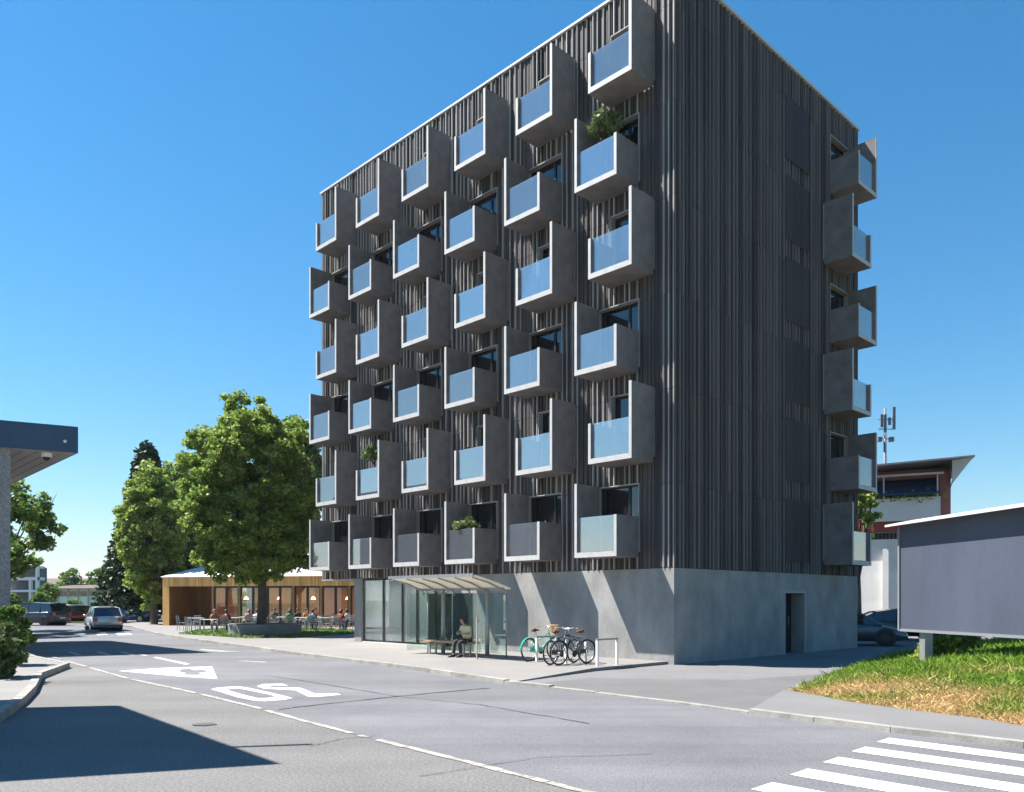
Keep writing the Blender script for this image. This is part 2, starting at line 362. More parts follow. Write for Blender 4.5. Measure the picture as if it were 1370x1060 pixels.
# markings
zc = .0085
def mark(name, px, m='paint', holes=()):
    o = MB().sheet([[G(*p) for p in px]] + [[G(*p) for p in h] for h in holes], zc).build(name, m); o['kind'] = 'structure'; return o
q = lambda pts: [(140 + x / 4.152, 870 + y / 4.152) for x, y in pts]
mark('speed_number_marking', q([(590, 223), (625, 213), (735, 205), (800, 214), (915, 239), (985, 256), (1045, 270), (1000, 281), (890, 289), (830, 286), (740, 268), (640, 236)]),
     holes=[q([(672, 224), (740, 217), (800, 228), (905, 250), (955, 262), (900, 271), (850, 271), (760, 250)])])
mark('speed_digit_marking', q([(845, 205), (880, 193), (990, 191), (1020, 203), (945, 200), (908, 206), (930, 211), (1080, 213), (1110, 222), (1165, 245), (1290, 244), (1314, 253), (1180, 265), (1130, 263), (1060, 228), (930, 221), (880, 217)]))
mark('warning_triangle_marking', q([(75, 120), (320, 104), (597, 94), (626, 164), (420, 151), (240, 135)]),
     holes=[q([(345, 121), (425, 123), (405, 112), (470, 107), (500, 116), (545, 113), (580, 127), (520, 130), (565, 140), (500, 143), (425, 141), (452, 131)])])
mark('lane_dash', q([(268, 45), (290, 42), (473, 80), (450, 85)]))
mark('lane_dash', q([(175, 26), (195, 24), (246, 33), (225, 37)]), 'wornpaint')
mark('lane_dash', q([(735, 63), (755, 61), (905, 69), (880, 73)]), 'wornpaint')
mark('lane_dash', q([(520, 0), (545, -2), (690, 9), (760, 12), (640, 13), (560, 6)]), 'wornpaint')
for a, b in ((66, 86), (97, 116), (127, 145), (155, 177)):
    mark('far_crossing_stripe', [(a, 848.2), (b - 5, 847.2), (b, 849.8), (a + 4, 851)])
for a, b in ((90, 110), (128, 150), (160, 182)):
    mark('far_crossing_stripe', [(a, 873.5), (a + 5, 872.8), (b, 877.4), (b - 6, 878)], 'wornpaint')
d = Vector((1.12, -1.29)).normalized(); e = Vector((.66, .75)).normalized()
for k in range(8):
    a = Vector((4.75, 10.75)) + Vector((-.605, -.675)) * k
    for s0, s1 in ((0, 9.0),):
        mb = MB().sheet([[a + d * s0, a + d * s1, a + d * s1 + e * .44, a + d * s0 + e * .44 + d * .02]], zc); o = struct(mb, 'crossing_stripe', 'paint')
mb = MB()
for i in range(1, len(CL) - 1):
    a, b = CL[i], CL[i + 1]; L_ = (b - a).length; k = max(2, int(L_ / .22)); dd = (b - a).normalized(); nn = Vector((-dd.y, dd.x))
    for j in range(k):
        if random.random() < .02 + .002 * (a.y): continue
        p, r_ = a + dd * L_ * j / k, a + dd * (L_ * (j + random.uniform(.9, 1.02)) / k); w0, w1 = random.uniform(.035, .06), random.uniform(.04, .065)
        mb.sheet([[p - nn * w0, r_ - nn * w0, r_ + nn * w1, p + nn * w1]], .0085)
struct(mb, 'edge_line', 'wornpaint')
def thin(name, px, w, m='crack', z=.0125):
    pts = [G(*p) for p in px]; mb = MB(); L = []; Rr = []
    fine = []
    for i in range(len(pts) - 1):
        for t in np.linspace(0, 1, 14)[:-1]: fine.append(Vector(pts[i]).lerp(Vector(pts[i + 1]), t) + Vector((random.uniform(-.02, .02), random.uniform(-.02, .02))))
    for i, p in enumerate(fine[:-1]):
        dd = (fine[i + 1] - p).normalized(); nn = Vector((-dd.y, dd.x)) * w * random.uniform(.5, 1.2) / 2; L.append(p + nn); Rr.append(p - nn)
    vs = [(p.x, p.y, z) for p in L] + [(p.x, p.y, z) for p in Rr]; k = len(L)
    mb.add(vs, [(i, k + i, k + i + 1, i + 1) for i in range(k - 1)]); return struct(mb, name, m)
thin('road_joint', [(372, 951), (400, 947), (531, 933), (674, 920)], .07)
thin('road_joint', [(355, 905), (400, 911), (531, 933), (640, 944), (820, 975)], .03)
thin('road_crack', [(20, 1015), (95, 1008), (150, 1000), (215, 994)], .022)
thin('road_crack', [(415, 1000), (455, 990), (520, 984)], .02)
thin('road_crack', [(560, 1040), (720, 1015), (900, 1010)], .015)
c_ = G(273, 970.5); struct(MB().sheet([[(c_[0] + .2 * math.cos(a) * random.uniform(.6, 1.1), c_[1] + .16 * math.sin(a) * random.uniform(.6, 1.1)) for a in [i * .42 for i in range(15)]]], .012), 'tar_spot', 'crack')

# ---------------------------------------------------------------- the apartment tower
tower = thing('apartment_tower', 'dark slatted seven storey tower studded with staggered concrete balconies', 'building', (*C0, 0), ANG)
HT, WA, WB, ST, Z0 = 20.12, 18.91, 12.29, 2.745, 2.78
TN = [.70 + 3.06 * k for k in range(6)]; SN = [1.24 + 3.06 * k for k in range(6)]; ZB = [3.12 + ST * j for j in range(6)]
BW, BD = 1.6, 1.05
holesA, holesB = [], []
for j in range(6):
    for k in range(6):
        y = (TN if j % 2 else SN)[k]; holesA.append((y, y + BW, ZB[j] + .16, ZB[j] + 2.2))
    x = 9.86 if j % 2 else 9.35
    holesB.append((x, x + BW, ZB[j] + .16, ZB[j] + 2.2))
def cut(u0, u1, z0, z1, holes):
    zs = [(z0, z1)]
    for a, b, c, e_ in holes:
        if u1 > a + 1e-4 and u0 < b - 1e-4:
            nz = []
            for p, r in zs:
                if c > p and c < r: nz.append((p, min(c, r)))
                if e_ > p and e_ < r: nz.append((max(e_, p), r))
                if e_ <= p or c >= r: nz.append((p, r))
            zs = nz
    return zs
def backing(mb, L, z0, z1, holes, put):
    us = sorted({0, L} | {h[0] for h in holes} | {h[1] for h in holes})
    for a, b in zip(us, us[1:]):
        for p, r in cut(a, b, z0, z1, holes): put(mb, a, b, p, r)
def battens(mb, L, z0, z1, holes, put, seed):
    r = random.Random(seed); u = 0.0; edges = sorted({h[0] for h in holes} | {h[1] for h in holes} | {L})
    joints = [z0 + 2.42 + ST * j for j in range(7)]; joints = [z0] + [q_ for q_ in joints if q_ < z1 - .3] + [z1]
    seq = [(.032, .085, 1), (.105, .012, 0), (.055, .035, 0), (.028, .075, 1), (.06, .02, 0), (.06, .04, 0), (.09, .012, 0), (.03, .08, 1), (.05, .03, 0), (.115, .01, 0), (.045, .045, 0)]
    si = 0
    while u < L - .005:
        w, dp, rib = seq[si % len(seq)]; si += 1 if r.random() < .9 else 2
        w *= r.uniform(.9, 1.12); dp += r.uniform(-.004, .004)
        nx = [e_ for e_ in edges if e_ > u + .004][0]
        if u + w > nx - .02: w = nx - u
        mb.mi = 1 if rib and r.random() < .85 else 0
        for a, b in zip(joints, joints[1:]):
            for p, q_ in cut(u, u + w, a + .009, b - .009, holes): put(mb, u, u + w - .008, p, q_, dp)
        u += w
mb = MB(); backing(mb, WA, Z0, HT, holesA, lambda m_, a, b, p, r: m_.box(.06, .34, a + (.34 if a == 0 else 0), b, p, r))
backing(mb, WB, Z0, HT, holesB, lambda m_, a, b, p, r: m_.box(a + (.06 if a == 0 else 0), b, .06, .34, p, r))
mb.box(.345, WB - .02, .345, WA - .02, Z0, HT); mb.build('wall', 'cladback', tower)
mb = MB(); battens(mb, WA, Z0, HT, holesA, lambda m_, a, b, p, r, dp: m_.box(.06 - dp, .058, a, b, p, r, m_.mi), 3); mb.build('cladding', ['clad', 'cladrib_sunlit'], tower)
mb = MB(); battens(mb, WB, Z0, HT, holesB, lambda m_, a, b, p, r, dp: m_.box(a + .0605, b + .0605, .06 - dp, .058, p, r, m_.mi), 5); mb.build('cladding', ['clad', 'cladrib_shaded'], tower)
mb = MB(); mb.box(-.05, .3, -.05, WA + .05, HT, HT + .075); mb.box(.302, WB + .05, -.05, .3, HT, HT + .075)
mb.box(WB - .3, WB + .05, .302, WA + .05, HT, HT + .075); mb.box(.302, WB - .302, WA - .3, WA + .05, HT, HT + .075); mb.build('parapet_cap', 'cap', tower)
mb = MB(); mb.box(-.032, .0, -.032, .0, Z0, HT - .004); mb.build('corner_trim', 'clad', tower)
MB().box(.0, WB, 16.32, WA, Z0 - .05, Z0 - .004).build('soffit', 'lintel', tower)
# balcony modules
def balcony_mesh(tall_near):
    hN, hF = (2.22, 1.2) if tall_near else (1.2, 2.22)
    s_ = MB().box(-BD, -.02, 0, BW, 0, .16); slab = s_.mesh('balcony', 'concrete')
    n_ = MB().box(-BD, -.02, 0, .095, .162, hN).mesh('side_wall', 'concrete')
    f_ = MB().box(-BD, -.02, BW - .095, BW, .162, hF).mesh('side_wall', 'concrete')
    e_ = MB(); e_.box(-BD - .015, -BD - .001, -.001, BW + .001, 0, .15); e_.box(-BD - .015, -BD - .001, -.001, .094, .15, hN); e_.box(-BD - .015, -BD - .001, BW - .094, BW + .001, .15, hF)
    e_ = e_.mesh('edge_trim', 'edge')
    g_ = MB().box(-BD + .07, -BD + .082, .1, BW - .1, .168, 1.2); g_ = g_.mesh('glass_railing', 'rail')
    return slab, [('side_wall', n_), ('side_wall', f_), ('edge_trim', e_), ('glass_railing', g_)]
BM = {True: balcony_mesh(True), False: balcony_mesh(False)}
w_ = MB(); w_.box(.19, .25, .0, .05, .162, 2.2); w_.box(.19, .25, BW - .05, BW, .162, 2.2); w_.box(.19, .25, .05, BW - .05, .162, .22); w_.box(.19, .25, .05, BW - .05, 2.13, 2.2)
w_.box(.185, .25, .46, .54, .22, 2.13); w_.tube([(.17, .56, 1.0), (.15, .56, 1.02), (.15, .56, 1.3), (.17, .56, 1.32)], .012, 5)
WINM = w_.mesh('window', 'frame')
PANM = MB().box(.22, .24, .05, BW - .05, .22, 2.13).mesh('pane', 'pane')
REVM = MB().box(-.02, .19, .0, BW, 2.17, 2.2).box(-.02, .19, 0, .02, .162, 2.168).box(-.02, .19, BW - .02, BW, .162, 2.168).mesh('reveal', 'lintel')
def put_balcony(j, origin, rz, tall_near, first={}):
    sl, ch = BM[tall_near]; o = link('balcony', sl, tower, origin, rz)
    for n_, me in ch: link(n_, me, o)
    wn_ = link('window', WINM, tower, origin, rz); link('pane', PANM, wn_); link('reveal', REVM, wn_)
for j in range(6):
    for k in range(6): put_balcony(j, (0, (TN if j % 2 else SN)[k], ZB[j]), 0, bool(j % 2))
    x = 9.86 if j % 2 else 9.35
    put_balcony(j, (x + BW, 0, ZB[j]), R(90), bool(j % 2))
for j in range(6):                                             # slatted shutters on the short side
    mb = MB(); x = 6.46
    while x < 8.1: mb.box(x, x + .045, -.045, -.033, ZB[j] + .05, ZB[j] + 2.2); x += .068
    mb.box(6.44, 8.16, -.0325, -.031, ZB[j] + .05, ZB[j] + 2.2); mb.build('shutter', 'shutter', tower)
# ground storey
PZ = Z0 - .005; DX0, DX1, DZ = 6.51, 7.9, 2.1
mb = MB(); mb.box(.02, .32, .02, 9.75, 0, PZ)
mb.box(.32, DX0, .02, .32, 0, PZ); mb.box(DX1, WB - .02, .02, .32, 0, PZ); mb.box(DX0, DX1, .02, .32, DZ, PZ)
mb.box(WB - .32, WB - .02, .32, 16.3, 0, PZ); mb.box(.02, WB - .32, 16.02, 16.3, 0, PZ - .001); mb.box(.02, .4, 15.78, 16.02, 0, PZ)
mb.build('plinth', 'plinth', tower)
mb = MB(); mb.box(DX0 - .05, DX1 + .05, .0, .018, DZ, DZ + .05); mb.box(DX0 - .05, DX0, 0, .018, 0, DZ); mb.box(DX1, DX1 + .05, 0, .018, 0, DZ)
mb.build('door_surround', 'lintel', tower)
mb = MB(); mb.box(DX0, DX1, 1.0, 1.06, 0, DZ); mb.box(DX1, DX1 + .06, .32, 1.0, 0, DZ); mb.box(DX0 - .06, DX0, .32, 1.0, 0, DZ); mb.box(DX0, DX1, .32, 1.0, DZ, DZ + .05)
mb.build('door_niche', 'plinth', tower)
dr_ = MB().box(DX0 + .02, DX1 - .02, .50, .56, .02, DZ - .02).build('door', 'frame', tower); MB().tube([(DX0 + 1.1, .46, .9), (DX0 + 1.1, .46, 1.3)], .015, 6).build('handle', 'chrome', dr_)
mb = MB(); mb.box(4.5, 4.6, 9.78, 16.0, .14, PZ); mb.box(.32, 4.5, 9.76, 9.84, .14, PZ); mb.box(.05, 4.6, 9.84, 16, 0, .13); mb.box(.4, 4.5, 9.84, 16, PZ - .06, PZ - .01)
mb.build('lobby_room', 'room', tower)
MB().box(1.0, 4.0, 10.4, 15.4, PZ - .075, PZ - .061).build('ceiling_fill', glow('lobby_fill', (1, .96, .88), 4.5), tower)  # unseen glowing panel added to brighten the lobby
ys = [9.8, 10.9, 12.05, 13.0, 14.3, 15.75]
for a, b in zip(ys, ys[1:]):
    f_ = MB().box(.1, .17, a, a + .06, .13, PZ - .02).box(.1, .17, b - .06, b, .13, PZ - .02).box(.1, .17, a + .06, b - .06, .13, .2).box(.1, .17, a + .06, b - .06, PZ - .1, PZ - .02)
    f_ = f_.build('shop_window', 'frame', tower); MB().box(.13, .142, a + .06, b - .06, .2, PZ - .1).build('pane', 'shop', f_)
MB().box(.09, .3, 9.752, 9.795, .12, PZ - .02).build('light_strip', glow('warm_strip', (1, .9, .55), .5), tower)
print('tower ok')

# ---------------------------------------------------------------- people
def skinned(name, joints, edges, m, parent, sub=2, inv=None):
    names = list(joints); me = bpy.data.meshes.new(name)
    me.from_pydata([joints[n][0] for n in names], [(names.index(a), names.index(b)) for a, b in edges], [])
    o = bpy.data.objects.new(name, me); COL.objects.link(o)
    o.modifiers.new('skin', 'SKIN'); sm = o.modifiers.new('s', 'SUBSURF'); sm.levels = sub; sm.render_levels = sub
    sv = me.skin_vertices[0].data
    for i, n in enumerate(names):
        r = joints[n][1]; sv[i].radius = r if isinstance(r, tuple) else (r, r); sv[i].use_root = (i == 0)
    bpy.context.view_layer.update(); dg = bpy.context.evaluated_depsgraph_get()
    nm = bpy.data.meshes.new_from_object(o.evaluated_get(dg)); nm.name = name
    o.modifiers.clear(); o.data = nm; nm.materials.clear(); nm.materials.append(m)
    nm.polygons.foreach_set('use_smooth', [True] * len(nm.polygons)); o.parent = parent; return o
SKIN = mat('skin', (.42, .24, .16), .55)
# seated figure: faces local -Y, seat height .45, hips over the origin
def seated(label, loc, rz, shirt, trousers, hair, long_hair=False, lean=.08, hands=((-.1, -.36, .62), (.1, -.36, .60)), legs=None, head_down=.0, bare=True, group=None, sub=1, cat='person'):
    t = thing('person', label, cat, loc, rz, group)
    hp = Vector((0, 0, .53)); ch = Vector((0, -lean, .86)); nk = Vector((0, -lean * 1.35, 1.02)); hd = Vector((0, -lean * 1.7 - .03 - head_down, 1.16)); tp = hd + Vector((0, -.01, .07))
    legs = legs or ((-.13, -.50, -.42), (.12, -.46, -.50))
    J = {'hip': (hp, (.15, .11)), 'waist': (hp.lerp(ch, .5), (.125, .095)), 'chest': (ch, (.155, .11)), 'neck': (nk, .052), 'jaw': (hd - Vector((0, .005, .05)), (.062, .07)), 'head': (hd, (.078, .092)), 'top': (tp, (.062, .075))}
    E_ = [('hip', 'waist'), ('waist', 'chest'), ('chest', 'neck'), ('neck', 'jaw'), ('jaw', 'head'), ('head', 'top')]
    TJ = {'hip': (hp + Vector((0, 0, .0)), (.165, .125)), 'up': (hp + Vector((0, -.0, .08)), (.14, .108))}; TE = [('hip', 'up')]
    SJ = {'chest': (ch, (.19, .145)), 'waist': (hp.lerp(ch, .5), (.16, .13)), 'hem': (hp + Vector((0, 0, .03)), (.175, .14)), 'col': (ch.lerp(nk, .7), (.095, .085))}; SE = [('chest', 'waist'), ('waist', 'hem'), ('chest', 'col')]
    shoes = []
    for i, s_ in enumerate((-1, 1)):
        a, ky, fy = legs[i]
        h = hp + Vector((s_ * .09, -.03, -.02)); k = Vector((a, ky, .50)); an = Vector((a * .9, fy, .09)); toe = an + Vector((s_ * .02, -.17, -.055))
        J[f'h{i}'] = (h, .082); J[f'k{i}'] = (k, .056); J[f'c{i}'] = (k.lerp(an, .35) + Vector((0, .015, 0)), .052); J[f'a{i}'] = (an, .036); J[f't{i}'] = (toe, (.036, .022))
        E_ += [('hip', f'h{i}'), (f'h{i}', f'k{i}'), (f'k{i}', f'c{i}'), (f'c{i}', f'a{i}'), (f'a{i}', f't{i}')]
        TJ[f'h{i}'] = (h, .094); TJ[f'k{i}'] = (k, .07); TJ[f'c{i}'] = (k.lerp(an, .4), .066); TJ[f'a{i}'] = (an + Vector((0, 0, .03)), .054); TE += [('hip', f'h{i}'), (f'h{i}', f'k{i}'), (f'k{i}', f'c{i}'), (f'c{i}', f'a{i}')]
        shoes.append((an, toe))
        sh = ch + Vector((s_ * .175, .0, .07)); hand = Vector(hands[i]); mid = sh.lerp(hand, .5); el = mid + Vector((s_ * .09, .06, -.10))
        dr = (hand - el).normalized(); sd_ = dr.cross(Vector((0, 0, 1))).normalized()
        J[f's{i}'] = (sh, .052); J[f'e{i}'] = (el, .037); J[f'w{i}'] = (hand - dr * .08, .026); J[f'p{i}'] = (hand, (.036, .018))
        E_ += [('chest', f's{i}'), (f's{i}', f'e{i}'), (f'e{i}', f'w{i}'), (f'w{i}', f'p{i}')]
        for q_, (dx, ln) in enumerate(((-.027, .065), (-.009, .08), (.009, .076), (.027, .06))):
            b1 = hand + dr * .045 + sd_ * dx; b2 = b1 + dr * ln * .6 + Vector((0, 0, -.015)); b3 = b2 + dr * ln * .3 + Vector((0, 0, -.03))
            J[f'f{i}{q_}'] = (b1, .010); J[f'g{i}{q_}'] = (b2, .009); J[f'l{i}{q_}'] = (b3, .008); E_ += [(f'p{i}', f'f{i}{q_}'), (f'f{i}{q_}', f'g{i}{q_}'), (f'g{i}{q_}', f'l{i}{q_}')]
        b1 = hand - dr * .03 - sd_ * s_ * .04; b2 = b1 + dr * .05 - sd_ * s_ * .012; J[f'm{i}'] = (b1, .011); J[f'n{i}'] = (b2, .009); E_ += [(f'w{i}', f'm{i}'), (f'm{i}', f'n{i}')]
        SJ[f's{i}'] = (sh, .075); SJ[f'e{i}'] = (sh.lerp(el, .8 if bare else 1), .053); SE += [('chest', f's{i}'), (f's{i}', f'e{i}')]
    body = skinned('body', J, E_, SKIN, t, sub)
    skinned('shirt', SJ, SE, shirt, t, sub); skinned('trousers', TJ, TE, trousers, t, sub)
    for an, toe in shoes:
        mb = MB(); mb.tube([an + Vector((0, .05, -.05)), an + Vector((0, .03, -.015)), an.lerp(toe, .5) + Vector((0, 0, -.005)), toe + Vector((0, -.03, -.005))], [.035, .052, .048, .028], 8); mb.build('shoe', 'black', t)
    mb = MB(); mb.ball(hd + Vector((0, .028, .035)), .102, (.95, 1.02, 1.05), 8)
    if long_hair: mb.tube([hd + Vector((0, .05, .06)), hd + Vector((0, .065, -.05)), hd + Vector((0, .05, -.13))], [.09, .092, .055], 8); mb.tube([hd + Vector((-.06, .0, .05)), hd + Vector((-.075, .01, -.08))], [.04, .028], 6); mb.tube([hd + Vector((.06, .0, .05)), hd + Vector((.075, .01, -.08))], [.04, .028], 6)
    mb.build('hair', hair, t)
    fc = MB(); fc.tube([hd + Vector((0, -.088, .02)), hd + Vector((0, -.112, -.018)), hd + Vector((0, -.09, -.03))], [.008, .014, .008], 6)
    for s_ in (-1, 1): fc.ball(hd + Vector((s_ * .08, .01, -.01)), .022, (.5, 1, 1.4), 4)
    fc.build('nose_and_ears', SKIN, t)
    ey = MB(); [ey.ball(hd + Vector((s_ * .03, -.085, .012)), .009, (1.3, .7, .8), 4) for s_ in (-1, 1)]; ey.build('eye', 'black', t)
    MB().tube([hd + Vector((-.022, -.09, -.055)), hd + Vector((0, -.098, -.056)), hd + Vector((.022, -.09, -.055))], .005, 5).build('mouth', mat('lips', (.35, .1, .09), .5), t)
    return t
cloth = lambda n, c: mat('cloth_' + n, c, .9, noise=.12, scale=20)
dark_hair = mat('hair_dark', (.035, .02, .015), .6); 
fair_hair = mat('hair_red', (.25, .09, .04), .6)

# ---------------------------------------------------------------- bus shelter, bench, waiting woman
PV = .098
SP = Vector((-.76, 25.45)); srz = ANG                                   # local x = towards the tower, local y = along the facade
sh = thing('bus_shelter', 'glass bus shelter with pitched cream canopy in front of the lobby', 'bus shelter', (*SP, PV), srz)
def canopy_z(u): return 2.10 + (.15 - u) * .255
mb = MB(); n_ = 8; vs = []; L0, L1 = -.83, 3.33
for i in range(n_ + 1):
    u = -1.3 + 1.5 * i / n_; z = canopy_z(u) + .02 * math.sin(math.pi * i / n_)
    for y in (L0, L1):
        for dz in (0, .035): vs.append((u, y, z + dz))
fs = [(0, 2, 3, 1), (n_ * 4, n_ * 4 + 1, n_ * 4 + 3, n_ * 4 + 2)]
for i in range(n_):
    o = i * 4; fs += [(o, o + 4, o + 6, o + 2), (o + 1, o + 3, o + 7, o + 5), (o, o + 1, o + 5, o + 4), (o + 2, o + 6, o + 7, o + 3)]
can = leafmat('canopy_cream', (.78, .74, .66), (.78, .74, .66), .3); mb.add(vs, fs).build('canopy', can, sh)
mb = MB(); mb.bar((-1.31, L0, canopy_z(-1.3) + .02), (-1.31, L1, canopy_z(-1.3) + .02), .05, .09); mb.build('gutter', 'steel', sh)
for i in range(6):
    y = L0 + .12 + (L1 - L0 - .24) * i / 5
    MB().tube([(-1.25, y, canopy_z(-1.25) - .035), (-.6, y, canopy_z(-.6) - .01), (0, y, canopy_z(0) - .08), (.05, y, canopy_z(0) - .22)], [.02, .028, .035, .04], 6).build('rib', 'steel', sh)
for y in (0, 2.14):
    MB().tube([(0, y, 0), (0, y, 2.12)], .065, 12).lathe([(.11, 0), (.11, .03), (0, .03)], (0, y, 0), 12).build('post', 'steel', sh)
MB().bar((.0, L0 + .1, 2.1), (0, L1 - .1, 2.1), .07, .07).build('crossbeam', 'steel', sh)
MB().tube([(.12, -.72, 0), (.12, -.72, 2.02)], .02, 8).build('post', 'steel', sh)
MB().tube([(.12, 3.1, 0), (.12, 3.1, 2.02)], .02, 8).build('post', 'steel', sh)
for a, b in ((-.7, .55), (.57, 1.82), (1.84, 3.08)): MB().box(.1, .112, a, b, .12, 1.98).build('glass_panel', 'shelter_glass', sh)
MB().box(-.75, .08, 3.09, 3.102, .12, 1.98).build('glass_panel', 'shelter_glass', sh)
for y, z in ((-.66, 1.1), (.5, 1.1)): MB().lathe([(.02, -.02), (.02, .02)], (.09, y, z), 8, axis='y').build('glass_clamp', 'chrome', sh)
bn = thing('bench', 'wooden slat bench under the bus shelter canopy', 'bench', (SP + LX * -.22 + LY * 1.55).to_3d() + Vector((0, 0, PV)), srz)
mb = MB(); [mb.box(-.2 + .1 * i, -.11 + .1 * i, -1.22, 1.22, .40, .45) for i in range(4)]; mb.build('seat', 'bench', bn)
for y in (-.85, .85): MB().box(-.15, -.11, y - .03, y + .03, 0, .36).box(.11, .15, y - .03, y + .03, 0, .36).box(-.17, .17, y - .03, y + .03, .36, .398).build('leg', 'steel', bn)
tag(MB().box(-.05, .05, -.015, .015, 0, 1.25).build('slab_post', mat('brown_slab', (.33, .27, .24), .7, noise=.1), None, (*G(638, 883, PV), PV), srz + R(60)), 'narrow brown upright slab in front of the bus shelter', 'post')
wl = SP + LX * -.25 + LY * .62
woman = seated('seated woman in pale yellow top and dark trousers holding a phone', (*wl, PV - .02), ANG - R(90), cloth('yellow', (.62, .58, .33)), cloth('charcoal', (.035, .034, .036)), dark_hair, True, .10,
               hands=((-.04, -.34, .80), (.05, -.32, .74)), legs=((-.12, -.44, -.50), (.12, -.46, -.38)), head_down=.02, sub=2)
ph = MB().box(-.035, .035, -.005, .005, -.07, .07).build('phone', 'black', None); ph.rotation_euler = (R(-50), 0, ANG - R(90)); ph.location = Vector((*wl, PV - .02)) + Matrix.Rotation(ANG - R(90), 3, 'Z') @ Vector((0, -.40, .79))
tag(ph, 'small black phone in the waiting woman\'s hands', 'phone')

# ---------------------------------------------------------------- racks and bicycles
mb = MB(); mb.box(-.03, .03, -.03, .03, 0, .72).box(.80, .86, -.03, .03, 0, .72)
rk = thing('bike_rack', '', 'bike rack', group='bike racks beside the shelter')
mb.build('legs', 'white', rk); rk.children[0].name = 'leg'
rk.children[0].data = MB().box(-.03, .03, -.03, .03, 0, .68).mesh('leg', 'white')
MB().box(.80, .86, -.03, .03, 0, .68).build('leg', 'white', rk); MB().box(-.03, .86, -.03, .03, .681, .73).build('top_bar', 'steel', rk)
RL = ['white hoop bike rack with nothing leaning on it', 'white bike rack hoop between the two dark bicycles', 'white bike rack hoop holding the turquoise bicycle']
rp_ = [Vector(G(799, 892, PV)), None, Vector(G(718, 886, PV))]; rp_[1] = rp_[0].lerp(rp_[2], .5)
for i, p in enumerate(rp_):
    o = rk if i == 0 else dup(rk); o.location = (*p, PV); o.rotation_euler = (0, 0, ANG); o['label'] = RL[i]
def torus(mb, c, Rr, r, n=32, m_=6, mi=0): mb.tube([(c[0] + Rr * math.cos(2 * math.pi * i / n), c[1], c[2] + Rr * math.sin(2 * math.pi * i / n)) for i in range(n)], r, m_, mi, close=True)
